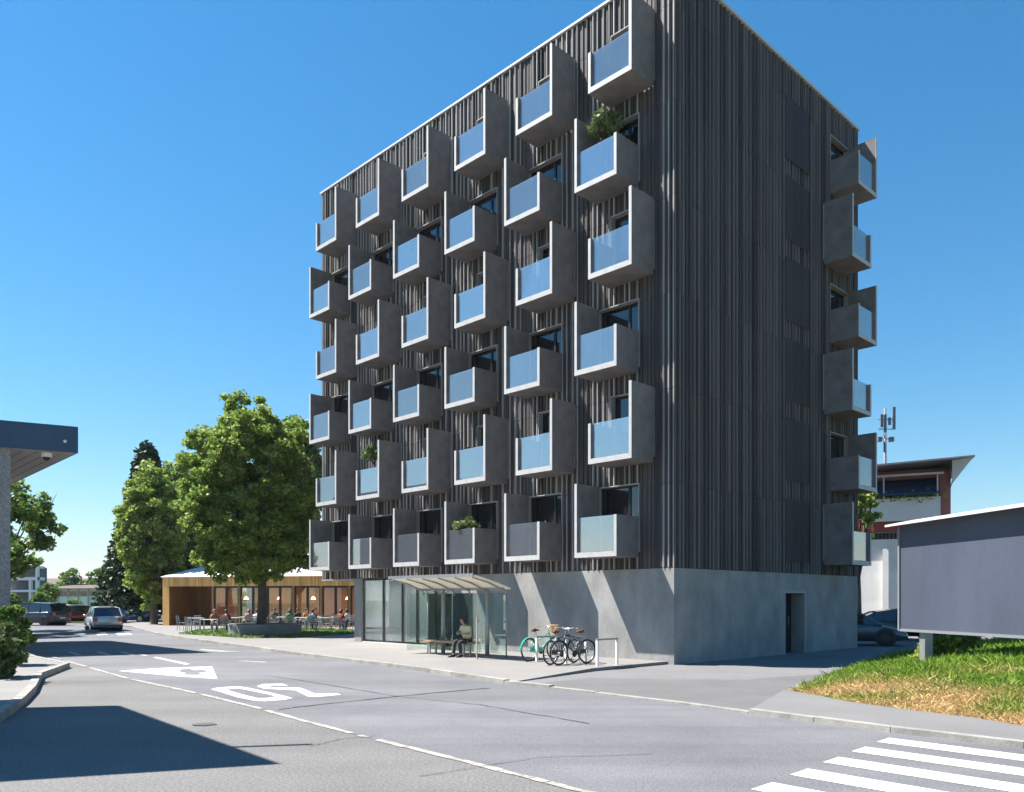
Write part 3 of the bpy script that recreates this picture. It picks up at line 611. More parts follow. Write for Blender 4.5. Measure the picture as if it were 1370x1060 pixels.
def bicycle(label, loc, rz, fm, saddle, basket=False, fender=True, tyre='rubber'):
    t = thing('bicycle', label, 'bicycle', loc, rz, 'bicycles parked at the racks')          # faces local +X, rear wheel over the origin
    r = .335; B = (0, 0, r); Fw = (1.06, 0, r); bb = (.43, 0, .28); st = (.29, 0, .72); ht = (.83, 0, .80); hb = (.87, 0, .62)
    f = MB(); f.tube([bb, st], .017); f.tube([bb, hb], .021); f.tube([(.33, 0, .58) if basket else st, ht], .016)
    for s_ in (-1, 1): f.tube([(0, s_ * .06, r), (.38, s_ * .03, .29)], .011); f.tube([(0, s_ * .06, r), (.31, s_ * .02, .66)], .010)
    f.tube([ht, hb], .022); f.build('frame', fm, t)
    fk = MB(); [fk.tube([hb, (.92, s_ * .05, .55), (1.06, s_ * .055, r)], [.018, .013, .011]) for s_ in (-1, 1)]; fk.build('fork', fm, t)
    for c in (B, Fw):
        w = MB(); torus(w, c, r - .018, .021, 36, 6); w = w.build('wheel', tyre, t)
        rm = MB(); torus(rm, c, r - .045, .011, 36, 5); rm.build('rim', 'chrome', w)
        sp = MB()
        for i in range(16):
            a = 2 * math.pi * i / 16; sp.tube([(c[0], .02 * (-1) ** i, c[2]), (c[0] + (r - .045) * math.cos(a), 0, c[2] + (r - .045) * math.sin(a))], .002, 3)
        sp.tube([(c[0], -.05, c[2]), (c[0], .05, c[2])], .018, 8); sp.build('spokes', 'chrome', w)
        if fender:
            a0, a1 = (50, 190) if c is B else (20, 150); fd = MB(); vs = []; n_ = 14
            for i in range(n_ + 1):
                a = R(a0 + (a1 - a0) * i / n_)
                for y, rr in ((-.032, r + .012), (0, r + .028), (.032, r + .012)): vs.append((c[0] + rr * math.cos(a), y, c[2] + rr * math.sin(a)))
            fd.add(vs, [(3 * i + k, 3 * i + k + 1, 3 * i + k + 4, 3 * i + k + 3) for i in range(n_) for k in (0, 1)]); fd.build('mudguard', fm, t)
    cr = MB(); cr.lathe([(.085, -.004), (.085, .004)], (bb[0], -.045, bb[2]), 20, axis='y'); cr.tube([(bb[0], -.06, bb[2]), (bb[0] + .1, -.07, bb[2] - .13)], .009); cr.box(bb[0] + .06, bb[0] + .15, -.14, -.07, bb[2] - .145, bb[2] - .125)
    cr.tube([(bb[0], .06, bb[2]), (bb[0] - .1, .07, bb[2] + .13)], .009); cr.box(bb[0] - .15, bb[0] - .06, .07, .14, bb[2] + .12, bb[2] + .14); cr.build('crankset', 'black', t)
    cg = MB(); cg.bar((-.02, -.055, r + .01), (bb[0] + .06, -.055, bb[2] + .04), .012, .13); cg.build('chain_guard', fm, t)
    sd_ = MB(); sd_.tube([st, (.265, 0, .86)], .012); sd_.build('seat_post', 'chrome', t)
    s2 = MB(); s2.tube([(.13, 0, .89), (.19, 0, .895), (.28, 0, .89), (.40, 0, .885)], [.04, .06, .04, .018], 8); s2.build('saddle', saddle, t)
    hnd = MB(); hnd.tube([ht, (.81, 0, .96)], .013); hnd.tube([(.62, -.27, .98), (.72, -.24, 1.0), (.82, -.1, .99), (.84, 0, .97), (.82, .1, .99), (.72, .24, 1.0), (.62, .27, .98)], .012, 6); hnd.build('handlebar', 'chrome', t)
    gr = MB(); [gr.tube([(.56, s_ * .275, .975), (.66, s_ * .265, .99)], .018, 8) for s_ in (-1, 1)]; gr.build('grip', 'bench', t)
    if basket:
        bk = MB()
        for i in range(7):
            z = .80 + .036 * i; k = 1 - .05 * (6 - i) / 2
            bk.tube([(1.02 + .12 * k * math.cos(a), .17 * k * math.sin(a), z) for a in [2 * math.pi * q_ / 14 for q_ in range(14)]], .013, 5, close=True)
        bk.lathe([(.10, .79), (.10, .80)], (1.02, 0, 0), 12); bk.build('basket', mat('wicker', (.45, .27, .13), .8, noise=.3, scale=60), t)
    MB().bar((.40, .05, .27), (.46, .22, .01), .015, .015).build('kickstand', 'chrome', t)
    return t
teal = mat('turquoise_paint', (.03, .42, .28), .3, coat=.5); dkp = mat('dark_frame_paint', (.02, .022, .03), .3, coat=.5)
brn = mat('brown_leather', (.13, .04, .028), .5)
gp = Vector(G(708, 885.7, PV)); bicycle('turquoise bicycle with wicker basket and red brown saddle', (*gp, PV), ANG, teal, brn, True)
bp_ = Vector(G(785, 888.6, PV)); bicycle('dark bicycle nearest the empty rack with its front wheel towards the road', (*bp_, PV), ANG + R(180) - R(4), dkp, brn)
b3 = bp_ + LY * .32 - LX * 1.12; bicycle('dark bicycle standing behind the other dark one facing the wall', (*b3, PV), ANG + R(5), dkp, brn, fender=False)
# lobby chairs seen through the glass
def chair_mesh(t, m_, seat=.45, slat=True):
    MB().box(-.21, .21, -.21, .21, seat - .03, seat).build('seat', m_, t)
    b = MB(); b.bar((-.2, .2, seat), (-.2, .26, .85), .03, .03).bar((.2, .2, seat), (.2, .26, .85), .03, .03)
    for i in range(4): b.bar((-.2, .21 + .013 * i, .55 + .09 * i), (.2, .21 + .013 * i, .55 + .09 * i), .015, .055)
    b.build('backrest', m_, t)
    for x in (-.19, .19):
        for y in (-.19, .19): MB().bar((x, y, 0), (x * .97, y * .97, seat - .03), .028, .028).build('leg', m_, t)
cgrey = mat('chair_grey', (.33, .34, .34), .5); cwhite = mat('chair_white', (.62, .62, .6), .5)
lch = thing('chair', 'grey chair just inside the lobby glass, nearer the shelter post', 'chair', (*LW(1.3, 11.0), .13), ANG + R(100), 'lobby chairs'); chair_mesh(lch, cgrey)
dup(lch, (*LW(1.35, 12.3), .13), ANG + R(80), 'grey chair inside the lobby glass, farther from the shelter')

# ---------------------------------------------------------------- plants on balconies
def potted(label, loc, h, cr, lm=LEAFO, pot=True):
    t = thing('potted_bush', label, 'plant', loc, 0, 'balcony plants')
    MB().lathe([(.13, 0), (.17, .3), (.18, .32), (.15, .32), (.14, .28), (0, .28)], n=14).build('pot', mat('pot_clay', (.2, .17, .15), .8), t)
    tr = MB(); tr.tube([(0, 0, .25), (.03, .02, h * .5), (0, 0, h)], [.025, .02, .012], 6)
    for i in range(10):
        a = random.uniform(0, 6.3); tr.tube([(0, 0, h * .72), (cr * .5 * math.cos(a), cr * .5 * math.sin(a), h * .9 + .1), (cr * .9 * math.cos(a), cr * .9 * math.sin(a), h + random.uniform(-.1, .3))], [.012, .008, .004], 4)
    tr.build('stem', 'bark', t)
    leaves('foliage', clumps((0, 0, h), (cr * .75, cr * .75, cr * .6), 26, cr * .34, 50, shell=.2), .075, lm, t, aspect=2.4)
    return t
def bal_pos(j, k, dx=-.6, dy=.8): y = (TN if j % 2 else SN)[k] + dy; p = LW(dx, y); return (p.x, p.y, ZB[j] + .165)
potted('bushy olive plant spilling over the second highest balcony near the corner', bal_pos(4, 0, -.55, .85), 1.75, .62)
potted('olive tree standing above a lower balcony near the far end', bal_pos(1, 4, -.6, 1.0), 1.72, .6)
potted('leafy bush behind the lowest balcony glass above the shelter', bal_pos(0, 2, -.6, .9), 1.15, .55)
potted('slim dark plant behind balcony glass above the lowest row', bal_pos(1, 2, -.6, 1.25), .95, .28, LEAFD)
ct = thing('white_cloth', 'white cloth hanging inside a lowest row balcony', 'cloth', bal_pos(0, 1, -.5, .35))
MB().bar((0, 0, .05), (.05, .1, 1.1), .35, .02, up=(1, 0, 0)).build('cloth', 'white', ct)

# ---------------------------------------------------------------- trees
def tree(label, loc, h, trunk_r, crown_c, crown_r, k, cr, per, lm, leaf=.16, fork=.35, group=None, bottom=-1, shell=.45, name='tree', cat='tree'):
    t = thing(name, label, cat, loc, random.uniform(0, 6.28), group)
    cc = Vector(crown_c); tr = MB()
    tr.tube([(0, 0, -.1), (0, 0, .15), (.05, .02, h * fork * .5), (.02, -.05, h * fork), tuple(cc * .9), tuple(cc + Vector((0, 0, crown_r[2] * .6)))], [trunk_r * 1.5, trunk_r * 1.1, trunk_r, trunk_r * .85, trunk_r * .4, trunk_r * .12], 10)
    for i in range(13):
        a = 2.4 * i + random.uniform(-.3, .3); z0 = h * fork * random.uniform(.85, 1.3) ; e_ = Vector((crown_r[0] * .75 * math.cos(a), crown_r[1] * .75 * math.sin(a), cc.z + crown_r[2] * random.uniform(-.5, .6)))
        mid = Vector((e_.x * .45, e_.y * .45, z0 * .45 + e_.z * .5)); tr.tube([(0, 0, z0 * .9), mid, e_], [trunk_r * .42, trunk_r * .25, trunk_r * .06], 6)
        for q_ in range(3):
            f_ = e_ + Vector((random.uniform(-1, 1), random.uniform(-1, 1), random.uniform(-.6, .9))) * crown_r[0] * .28; tr.tube([mid.lerp(e_, .5), f_], [trunk_r * .12, trunk_r * .03], 4)
    tr.build('trunk', 'bark', t)
    leaves('crown', clumps(cc, crown_r, k, cr, per, bottom, shell), leaf, lm, t)
    return t
PX, PD = G(352, 848, .1)
tree('large leafy plane tree growing from the round planter by the cafe', (P(350, 42.2), 42.2, .5), 10.5, .24, (.0, .0, 6.75), (3.6, 3.5, 5.1), 820, .42, 150, LEAF, .12, .26, bottom=-.95, shell=.4)
o = bpy.data.objects['tree']; o.rotation_euler = (0, 0, 0)
for ch in o.children:
    if ch.name.startswith('crown'): ch.location = (-.6, 0, 0)
low_ = leaves('crown', clumps((-.2, 0, 3.9), (3.5, 3.3, 1.5), 170, .42, 120, -.8, .3), .12, LEAF, o)
tree('bright maple standing left of the wooden cafe', (P(206, 61), 61, 0), 12, .26, (0, 0, 6.9), (2.5, 2.5, 5.6), 380, .46, 110, LEAF, .165, .15, bottom=-.97, shell=.35)
tree('dark leafy tree behind the plane tree, above the cafe roof', (P(262, 66), 66, 0), 12, .26, (0, 0, 7.6), (3.9, 3, 5.6), 300, .6, 110, LEAF2, .2, .3, bottom=-.9)
tree('tall thin topped tree peeping out right of the plane tree crown', (P(392, 60), 60, 0), 14, .26, (0, 0, 10.2), (2.6, 2.5, 5.0), 200, .55, 110, LEAF2, .2, .3)
ct = thing('conifer', 'dark conifer rising behind the bright maple', 'tree', (P(197, 70), 70, 0), 0)
MB().tube([(0, 0, 0), (0, 0, 15)], [.3, .04], 8).build('trunk', 'bark', ct)
pts = []
for i in range(260):
    z = 1.2 + 13.8 * (i / 260) ** .9; rr = 4.3 * (1 - (z - 1) / 15) + .2; a = i * 2.4
    n_ = 150; tt = rng.random(n_) ** .7; pts.append(np.stack([rr * tt * math.cos(a), rr * tt * math.sin(a), z - .55 * tt + .0 * tt], 1) + rng.normal(size=(n_, 3)) * .16)
leaves('crown', np.concatenate(pts), .26, LEAFD, ct)
tree('spreading tree reaching past the grey corner building wall', (P(6, 47), 47, 0), 8, .2, (.0, 0, 6.7), (3.9, 2.6, 2.5), 95, .6, 90, LEAF2, .2, .4, shell=.3)
tree('small tree behind the grey corner building, farther off', (P(-12, 41.5), 41.5, 0), 5, .14, (0, 0, 4.0), (2.2, 1.4, 1.1), 40, .5, 80, LEAF2, .2, .45)
for i, (px, D, zt, rr, lb) in enumerate([(95, 150, 7.5, 2.6, 'round dark tree beyond the low white building, left of a pair'), (134, 150, 7.9, 2.8, 'round dark tree beyond the low white building, right of a pair'),
                        (66, 92, 3.9, 1.2, 'small rounded green shrub tree before the white building'), (1146, 40, 7.3, 1.1, 'leafy tree half hidden behind the tower beside the pink building')]):
    tree(lb, (P(px, D), D, 0), zt, .2, (0, 0, zt - rr), (rr, rr, rr * 1.0 if D > 50 else 2.6), 46, rr * .3, 60, LEAF2 if D > 60 else LEAF, rr * .12 if D > 50 else .14, .3)
for px, D, w, hh, lb in [(128, 84, 10, 2.0, 'clipped green hedge behind the parked cars'), (45, 80, 5, 2.6, 'taller loose hedge behind the dark estate car'), (178, 96, 6, 2.2, 'pale green hedge at the foot of the low white building')]:
    p = rng.random((5200, 3)) * np.array([w, 1.2, hh]) - np.array([w / 2, .6, 0]); p[:, 2] *= (.75 + .25 * np.sin(p[:, 0] * 2.1)); o = leaves('hedge', p, .22, LEAF2, None); o.location = (P(px, D), D, 0); tag(o, lb, 'hedge')
def bush(label, loc, rad, k, lm, leaf=.1, group=None, per=110):
    t = thing('bush', label, 'bush', loc, 0, group); st = MB()
    for i in range(9):
        a = i * .7; st.tube([(0, 0, 0), (rad[0] * .5 * math.cos(a), rad[1] * .5 * math.sin(a), rad[2]), (rad[0] * .8 * math.cos(a), rad[1] * .8 * math.sin(a), rad[2] * 1.6)], [.02, .014, .006], 5)
    st.build('stems', 'bark', t); leaves('foliage', clumps((0, 0, rad[2]), rad, k, .2, per, shell=.3), leaf, lm, t); return t
bush('loose green bush at the foot of the grey corner wall', (*G(18, 891, .13), .13), (.40, .5, .85), 30, LEAF2, .1)
bush('pale leafed bush in front of the grey corner wall', (P(-6, 18.3), 18.3, .13), (.5, .6, .62), 34, LEAFO, .1)

# ---------------------------------------------------------------- grassy bank
bank = [Vector(p) for p in MF + MBK]
PA = np.array([tuple(p) for p in bank]); PB_ = np.roll(PA, -1, axis=0)
def inside_dist(pts):
    x, y = pts[:, 0], pts[:, 1]; ins = np.zeros(len(pts), bool); dmin = np.full(len(pts), 1e9); df = np.full(len(pts), 1e9)
    for i, (a, b) in enumerate(zip(PA, PB_)):
        c = ((a[1] > y) != (b[1] > y)) & (x < (b[0] - a[0]) * (y - a[1]) / (b[1] - a[1] + 1e-12) + a[0]); ins ^= c
        ab = b - a; t = np.clip(((pts - a) @ ab) / (ab @ ab), 0, 1); dd = np.linalg.norm(pts - (a + t[:, None] * ab), axis=1); dmin = np.minimum(dmin, dd)
        if i < len(MF) - 1: df = np.minimum(df, dd)
    return ins, dmin, df
def wob(x, y): return .5 * np.sin(x * 1.7 + np.sin(y * 1.3)) + .5 * np.sin(y * 2.3 + 1.7 * np.sin(x * .9))
def bank_h(pts, d): t = np.clip(d / 4.2, 0, 1); return .05 + .60 * (t * t * (3 - 2 * t)) ** .7 + .05 * wob(pts[:, 0] * 2, pts[:, 1] * 2) * np.clip(d, 0, 1) + .25 * np.clip(d - 4.6, 0, 4) / 4
nx, ny = 170, 230; gx, gy = np.meshgrid(np.linspace(5, 26, nx), np.linspace(-1, 34, ny)); gp_ = np.stack([gx.ravel(), gy.ravel()], 1)
ins, dm, df = inside_dist(gp_); z = np.where(ins, bank_h(gp_, dm), -.05 - np.minimum(dm, .3)); idx = np.arange(nx * ny).reshape(ny, nx); near = ins | (dm < .12)
fs = []
for j in range(ny - 1):
    for i in range(nx - 1):
        q_ = (idx[j, i], idx[j, i + 1], idx[j + 1, i + 1], idx[j + 1, i])
        if near[list(q_)].all(): fs.append(q_)
mb = MB(); mb.add(np.column_stack([gp_, z]).tolist(), fs, 0, True)
struct(mb, 'bank', mat('bank_soil', (.10, .10, .035), .95, col2=(.30, .21, .10), scale=1.6, noise=.3, bump=.8, bscale=14, fine=.3, fscale=25, detail=8))
def blades(n, hmin, hmax, w, seed):
    r = np.random.default_rng(seed); D = 5 + 25 * r.random(n * 3) ** 1.35; X = D * (.28 + np.where(r.random(n * 3) < .72, .36 * r.random(n * 3), .36 + .6 * r.random(n * 3))); p = np.stack([X, D], 1); ins, dm, df = inside_dist(p); p, dm, df = p[ins], dm[ins], df[ins]; p, dm, df = p[:n], dm[:n], df[:n]; n = len(p)
    z = bank_h(p, dm); f_ = np.sin(p[:, 0] * 2.9 + 1.3 * np.sin(p[:, 1] * 2.1)) * .5 + np.sin(p[:, 1] * 3.7 + p[:, 0]) * .35 + r.normal(size=n) * .28
    straw = np.clip(.47 + f_ * .75 + (1.7 - df) * .42, 0, 1); left = np.clip((dm - df) * -1, 0, 1) * (df > dm + .4); straw = straw * (1 - .6 * left)
    green = np.array([[.09, .19, .014], [.24, .36, .04]]); st_ = np.array([[.38, .23, .09], [.62, .45, .21]]); u = r.random((n, 1))
    col = (green[0] * (1 - u) + green[1] * u) * (1 - straw[:, None]) + (st_[0] * (1 - u) + st_[1] * u) * straw[:, None]
    h = r.uniform(hmin, hmax, n) * (1 - .35 * straw) * (.75 + .5 * r.random(n)); a = r.random(n) * 6.283; wv = np.stack([np.cos(a), np.sin(a), 0 * a], 1) * w
    ln = r.normal(size=(n, 3)) * .55 * (1 + straw[:, None]); ln[:, 2] = 1; ln = ln / np.linalg.norm(ln, axis=1)[:, None] * h[:, None]
    b = np.column_stack([p, z - .01]); V = np.stack([b - wv, b + wv, b + ln * .6 + wv * .6, b + ln + np.array([0, 0, -.2]) * h[:, None] + ln * .15], 1)
    return V, col
V, Cc = blades(195000, .05, .15, .008, 3); V2, C2 = blades(19000, .12, .26, .010, 4); V = np.concatenate([V, V2]); Cc = np.concatenate([Cc, C2]); n_ = len(V)
me = bpy.data.meshes.new('bank_grass'); me.vertices.add(4 * n_); me.vertices.foreach_set('co', V.reshape(-1)); me.loops.add(4 * n_); me.loops.foreach_set('vertex_index', np.arange(4 * n_, dtype=np.int32))
me.polygons.add(n_); me.polygons.foreach_set('loop_start', np.arange(0, 4 * n_, 4, dtype=np.int32)); me.polygons.foreach_set('loop_total', np.full(n_, 4, np.int32))
ca = me.color_attributes.new('tone', 'FLOAT_COLOR', 'POINT'); ca.data.foreach_set('color', np.repeat(np.column_stack([Cc, np.ones(n_)]), 4, axis=0).ravel())
me.materials.append(leafmat('grass_blades', None, None, .3, attr='tone', rough=.7)); me.update(); me.validate()
tag(link('grass', me), 'green and straw coloured grass covering the bank', 'grass', kind='stuff')
for i, (px, py, s_, lb) in enumerate([(1278, 868, .5, 'bright green weed clump behind the billboard post'), (1245, 872, .32, 'small weed clump touching the billboard post')]):
    D = 19.5 if py < 900 else (1.65 * F / (py - HY)); x = P(px, D); h = float(bank_h(np.array([[x, D]]), inside_dist(np.array([[x, D]]))[1])[0])
    bush(lb, (x, D, h - .05), (s_ * 1.2, s_, s_ * .8), 22, LEAF, .07, 'weeds on the bank', 70)

# ---------------------------------------------------------------- billboard
BB = Vector((P(1209, 20), 20)); bd = Vector((.143, -.99)).normalized(); bn_ = Vector((-.99, -.143))
bb = thing('billboard', 'big blank grey billboard on posts above the grassy bank', 'billboard', (*BB, 0), math.atan2(bd.y, bd.x))
zb0, zb1 = Z(843, 20), Z(706, 20); BL = 9.0
MB().box(0.03, BL, -.10, -.04, zb0, zb1 + .055).build('panel', 'hoard', bb)
fr = MB(); fr.box(0, BL, -.125, -.101, zb0 - .04, zb0 + .02); fr.box(-.03, .028, -.14, .06, zb0 - .03, zb1); fr.box(.03, BL, -.035, .06, zb0 - .03, zb1 + .06); fr.build('frame', 'hoardedge', bb)
rf = MB(); rf.add([(-.12, -.42, zb1 - .0), (BL, -.42, zb1), (BL, .35, zb1 + .14), (-.12, .35, zb1 + .14), (-.12, -.42, zb1 + .05), (BL, -.42, zb1 + .05), (BL, .35, zb1 + .19), (-.12, .35, zb1 + .19)], [(0, 3, 2, 1), (4, 5, 6, 7), (0, 1, 5, 4), (1, 2, 6, 5), (2, 3, 7, 6), (3, 0, 4, 7)]); rf.build('roof', 'cap', bb)
for x in (.75, 4.5, 8.0): MB().box(x - .1, x + .1, -.03, .17, .1, zb0 - .031).build('post', 'steel', bb)

# ---------------------------------------------------------------- grey corner building at the left
BD_ = 30.0; P0 = Vector((P(103, BD_), BD_)); fd = Vector((-.88, -.48)).normalized(); bk = Vector((-.67, .74)).normalized(); zt, zl = Z(572, BD_), Z(607, BD_)
lb = thing('corner_building', 'grey pebbledash building corner under a deep blue flat roof', 'building', (*P0, 0))
def q2(a, b): v = fd * a + bk * b; return (v.x, v.y)
mb = MB(); mb.prism([q2(0, 0), q2(0, 11.5), q2(9, 11.5), q2(9, 0)], zl + .03, zt - .02); mb.build('roof', 'roofdark', lb)
mb = MB(); o_ = .04; A_ = [q2(0, 0), q2(7, 0)]
for (a, b) in ((q2(-.03, -.03), q2(9, -.03)), (q2(-.03, -.03), q2(-.03, 11.5))):
    va, vb = Vector(a), Vector(b); nrm = (vb - va).normalized(); nrm = Vector((-nrm.y, nrm.x)) * (.04 if b == q2(9, -.03) else -.04)
    nrm = nrm if b != q2(9, -.03) else nrm
    mb.add([(va.x, va.y, zl), (vb.x, vb.y, zl), (vb.x, vb.y, zt), (va.x, va.y, zt), (va.x - nrm.x, va.y - nrm.y, zl), (vb.x - nrm.x, vb.y - nrm.y, zl), (vb.x - nrm.x, vb.y - nrm.y, zt), (va.x - nrm.x, va.y - nrm.y, zt)],
           [(0, 1, 2, 3), (7, 6, 5, 4), (0, 4, 5, 1), (3, 2, 6, 7), (0, 3, 7, 4), (1, 5, 6, 2)])
mb.build('fascia', 'fascia', lb)
mb = MB()
for i in range(22): mb.prism([q2(.02 + i * .40, .05), q2(.02 + i * .40, 11.4), q2(.39 + i * .40, 11.4), q2(.39 + i * .40, .05)], zl + .005, zl + .025)
mb.build('soffit', 'soffit', lb)
MB().prism([q2(2.03, .2), q2(2.03, 11), q2(8.6, 11), q2(8.6, .2)], 0, zl + .004).build('wall', 'wallgrey', lb)
a_, b_ = q2(.83, .6); cm = thing('security_camera', 'white dome security camera under the blue roof edge', 'camera', (P0.x + a_, P0.y + b_, zl + .005))
MB().lathe([(.0, -.15), (.17, -.15), (.18, -.02), (.18, 0), (0, 0)], n=16).build('housing', 'white', cm); MB().ball((0, 0, -.15), .13, n=8).build('dome', 'black', cm)
a_, b_ = q2(.40, -.08); tag(MB().ball((0, 0, 0), .06, n=6).build('sensor', 'white', None, (P0.x + a_, P0.y + b_, Z(593, BD_))), 'tiny round sensor on the blue roof edge', 'sensor')
# unseen flat canopy added beyond the left edge, shaped to shade the near road
off_ = Vector((-LD.x, -LD.y)) / -LD.z * 7.6
A1, C1 = Vector((-2.62, 9.33)) + off_, Vector((-6.9, 14.5)) + off_; B1 = Vector((-3.5, 10.4)) + off_
kk = thing('shade_canopy', 'tall unseen canopy added to shade the left road corner', 'canopy', (*A1, 0))
rel = lambda v: tuple(Vector(v) - A1)
MB().prism([rel(A1), rel(C1), rel(C1 + Vector((-6, -1.1))), rel(A1 + Vector((-6.5, -2.3)))], 7.5, 7.62).build('roof', 'roofdark', kk)
MB().bar((*rel(B1), 7.56), (*rel(Vector((-2.55, 10.6)) + off_), 7.56), .09, .06).build('arm', 'steel', kk)  # added arm that casts the thin spike of shadow
for v in (A1 + Vector((-2.2, 1.0)), C1 + Vector((-2.0, -.9))): MB().tube([(*rel(v), 0), (*rel(v), 7.5)], .12, 10).build('post', 'steel', kk)

# ---------------------------------------------------------------- wooden cafe
ca0 = Vector((P(218, 57.5), 57.5)); ca1 = Vector((P(490, 54.0), 54.0)); cdv = ca1 - ca0; CL_ = cdv.length
cf = thing('cafe_pavilion', 'low timber clad cafe with white hipped roof and wide dark framed windows', 'building', (*ca0, .1), math.atan2(cdv.y, cdv.x))
zf, zt_ = Z(785, 56) - .1, Z(772, 56) - .1
mb = MB(); x = 0
while x < CL_: mb.box(x, x + .105, -.03, .0, zf, zt_); x += .115
y = .002
while y < 6: mb.box(-.03, -.001, y, y + .105, 0, zt_); y += .115
mb.box(0, .5, -.03, 0, 0, zf - .004); mb.build('cladding', 'wood', cf)
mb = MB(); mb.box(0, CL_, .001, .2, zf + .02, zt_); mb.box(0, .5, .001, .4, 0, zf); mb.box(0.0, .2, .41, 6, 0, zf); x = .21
while x < 3.6: mb.box(x, x + .14, 3.2, 3.25, 0, zf); x += .15
y = .42
while y < 3.1: mb.box(3.72, 3.78, y, y + .14, 0, zf); y += .15
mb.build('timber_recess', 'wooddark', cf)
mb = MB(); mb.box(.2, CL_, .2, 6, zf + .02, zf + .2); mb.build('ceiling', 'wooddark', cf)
mb = MB(); mb.box(3.8, CL_, 5.6, 5.7, 0, zf); mb.box(3.8, CL_, .3, 5.6, -.04, .02); mb.box(CL_ - .1, CL_, .3, 5.6, .02, zf); mb.build('interior_wall', mat('warm_interior', (.42, .27, .17), .7, noise=.15, scale=.8), cf)
mb = MB(); mb.add([(-.15, -.12, zt_), (CL_, -.12, zt_), (CL_, 6.2, zt_), (-.15, 6.2, zt_), (1.1, 3.0, zt_ + .85), (CL_, 3.0, zt_ + .85)], [(0, 3, 2, 1), (0, 1, 5, 4), (2, 3, 4, 5), (3, 0, 4), (1, 2, 5)]); mb.build('roof', 'roofwhite', cf)
x = 3.8; i = 0
while x < CL_ - .5:
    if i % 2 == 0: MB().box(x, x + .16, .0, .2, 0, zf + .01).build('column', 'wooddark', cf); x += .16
    w = .93
    f_ = MB().box(x, x + .09, .06, .16, .1, zf).box(x + w - .07, x + w, .06, .16, .1, zf).box(x + .09, x + w - .07, .06, .16, .1, .3).box(x + .09, x + w - .07, .06, .16, zf - .12, zf); f_ = f_.build('window', 'frame', cf)
    MB().box(x + .09, x + w - .07, .1, .11, .3, zf - .12).build('pane', glass('cafe_glass', (.85, .85, .82), .09), f_); x += w; i += 1
for i in range(4): MB().lathe([(.16, 0), (.1, .14), (.02, .2)], (5 + 2.6 * i, 2.4, zf - .9), 12).build('ceiling_lamp', glow('cafe_lamp%d' % i, (1, .62, .3), 7), cf)
MB().box(4.2, CL_ - .3, 1, 5, zf - .02, zf + .005).build('ceiling_fill', glow('cafe_fill', (1, .72, .48), .45), cf)  # glowing panel added to warm up the cafe interior
mb = MB(); mb.tube([(5.45, .35, .1), (5.5, .35, 1.2), (5.3, .35, 2.2), (5.6, .35, zf - .1)], [.16, .1, .16, .3], 8); mb.build('curtain', 'roofwhite', cf)
gh = thing('gabled_house', 'large house with pale ribbed metal roof behind the cafe', 'house', (P(330, 76), 76, 0))
MB().box(0, 12, 0, 9, 0, 5).build('wall', 'far', gh)
mb = MB()
for i in range(42): x = -1 + i * .34; mb.add([(x, -.5, 4.9), (x + .3, -.5, 4.9), (x + .3, 5, 10.2), (x, 5, 10.2), (x, -.5, 5.1), (x + .3, -.5, 5.1), (x + .3, 5, 10.4), (x, 5, 10.4)], [(0, 3, 2, 1), (4, 5, 6, 7), (0, 1, 5, 4), (1, 2, 6, 5), (2, 3, 7, 6), (3, 0, 4, 7)])
mb.build('roof', 'roofmetal', gh)
# planter, lawn, terrace
ppx = Vector((P(355, 42.2), 42.2)); pl = thing('planter', 'round grey concrete planter around the plane tree', 'planter', (*ppx, PV))
MB().lathe([(1.78, 0), (1.82, .52), (1.80, .56), (1.55, .56), (1.53, .45), (0, .45)], n=40).build('wall', mat('planter_concrete', (.22, .22, .22), .8, noise=.15, scale=2, fine=.1, fscale=40), pl)
MB().lathe([(1.52, .451), (1.52, .48), (0, .50)], n=24).build('soil', mat('soil', (.05, .035, .025), .95, noise=.3, scale=8), pl)
lw = [G(x, y, PV) for x, y in [(240, 849), (265, 844.5), (310, 842), (420, 841.5), (480, 846), (470, 849.5), (400, 854), (330, 855), (280, 851.5)]]
struct(MB().sheet([lw[::-1]], PV + .012), 'lawn', 'lawn')
gp3 = rng.random((9000, 2)); 
def inpoly(p, poly):
    x, y = p[:, 0], p[:, 1]; c = np.zeros(len(p), bool)
    for i in range(len(poly)):
        a, b = poly[i], poly[i - 1]; c ^= ((a[1] > y) != (b[1] > y)) & (x < (b[0] - a[0]) * (y - a[1]) / (b[1] - a[1] + 1e-12) + a[0])
    return c
lwn = np.array(lw); pp = lwn.min(0) + gp3 * (lwn.max(0) - lwn.min(0)); pp = pp[inpoly(pp, lw)]
o = leaves('lawn_grass', np.column_stack([pp, np.full(len(pp), PV + .05)]), .09, LEAF2); tag(o, 'short grass around the planter', 'grass', kind='stuff')
# cafe furniture and guests
tb = thing('cafe_table', '', 'table', group='cafe tables'); MB().box(-.4, .4, -.4, .4, .71, .74).build('tabletop', cwhite, tb)
for x in (-.35, .35):
    for y in (-.35, .35): MB().bar((x, y, 0), (x, y, .71), .04, .04).build('leg', cwhite, tb)
TP = [(262, 47.5, 'pale cafe table at the recess end of the terrace'), (279, 44.0, 'pale cafe table nearest the kerb left of the planter'), (312, 48.5, 'pale cafe table behind the guest in maroon'), (330, 51.0, 'pale cafe table behind the planter by the guest in pink'),
      (378, 50.5, 'pale cafe table behind the tree trunk'), (402, 49.0, 'pale cafe table between the guests in black and in blue'), (432, 48.0, 'pale cafe table right of the guest in the blue shirt'), (452, 50.5, 'pale cafe table beside the tower column'), (347, 48.6, 'pale cafe table between the guest in pink and the trunk'), (420, 51.8, 'pale cafe table close to the cafe windows, right of the trunk')]
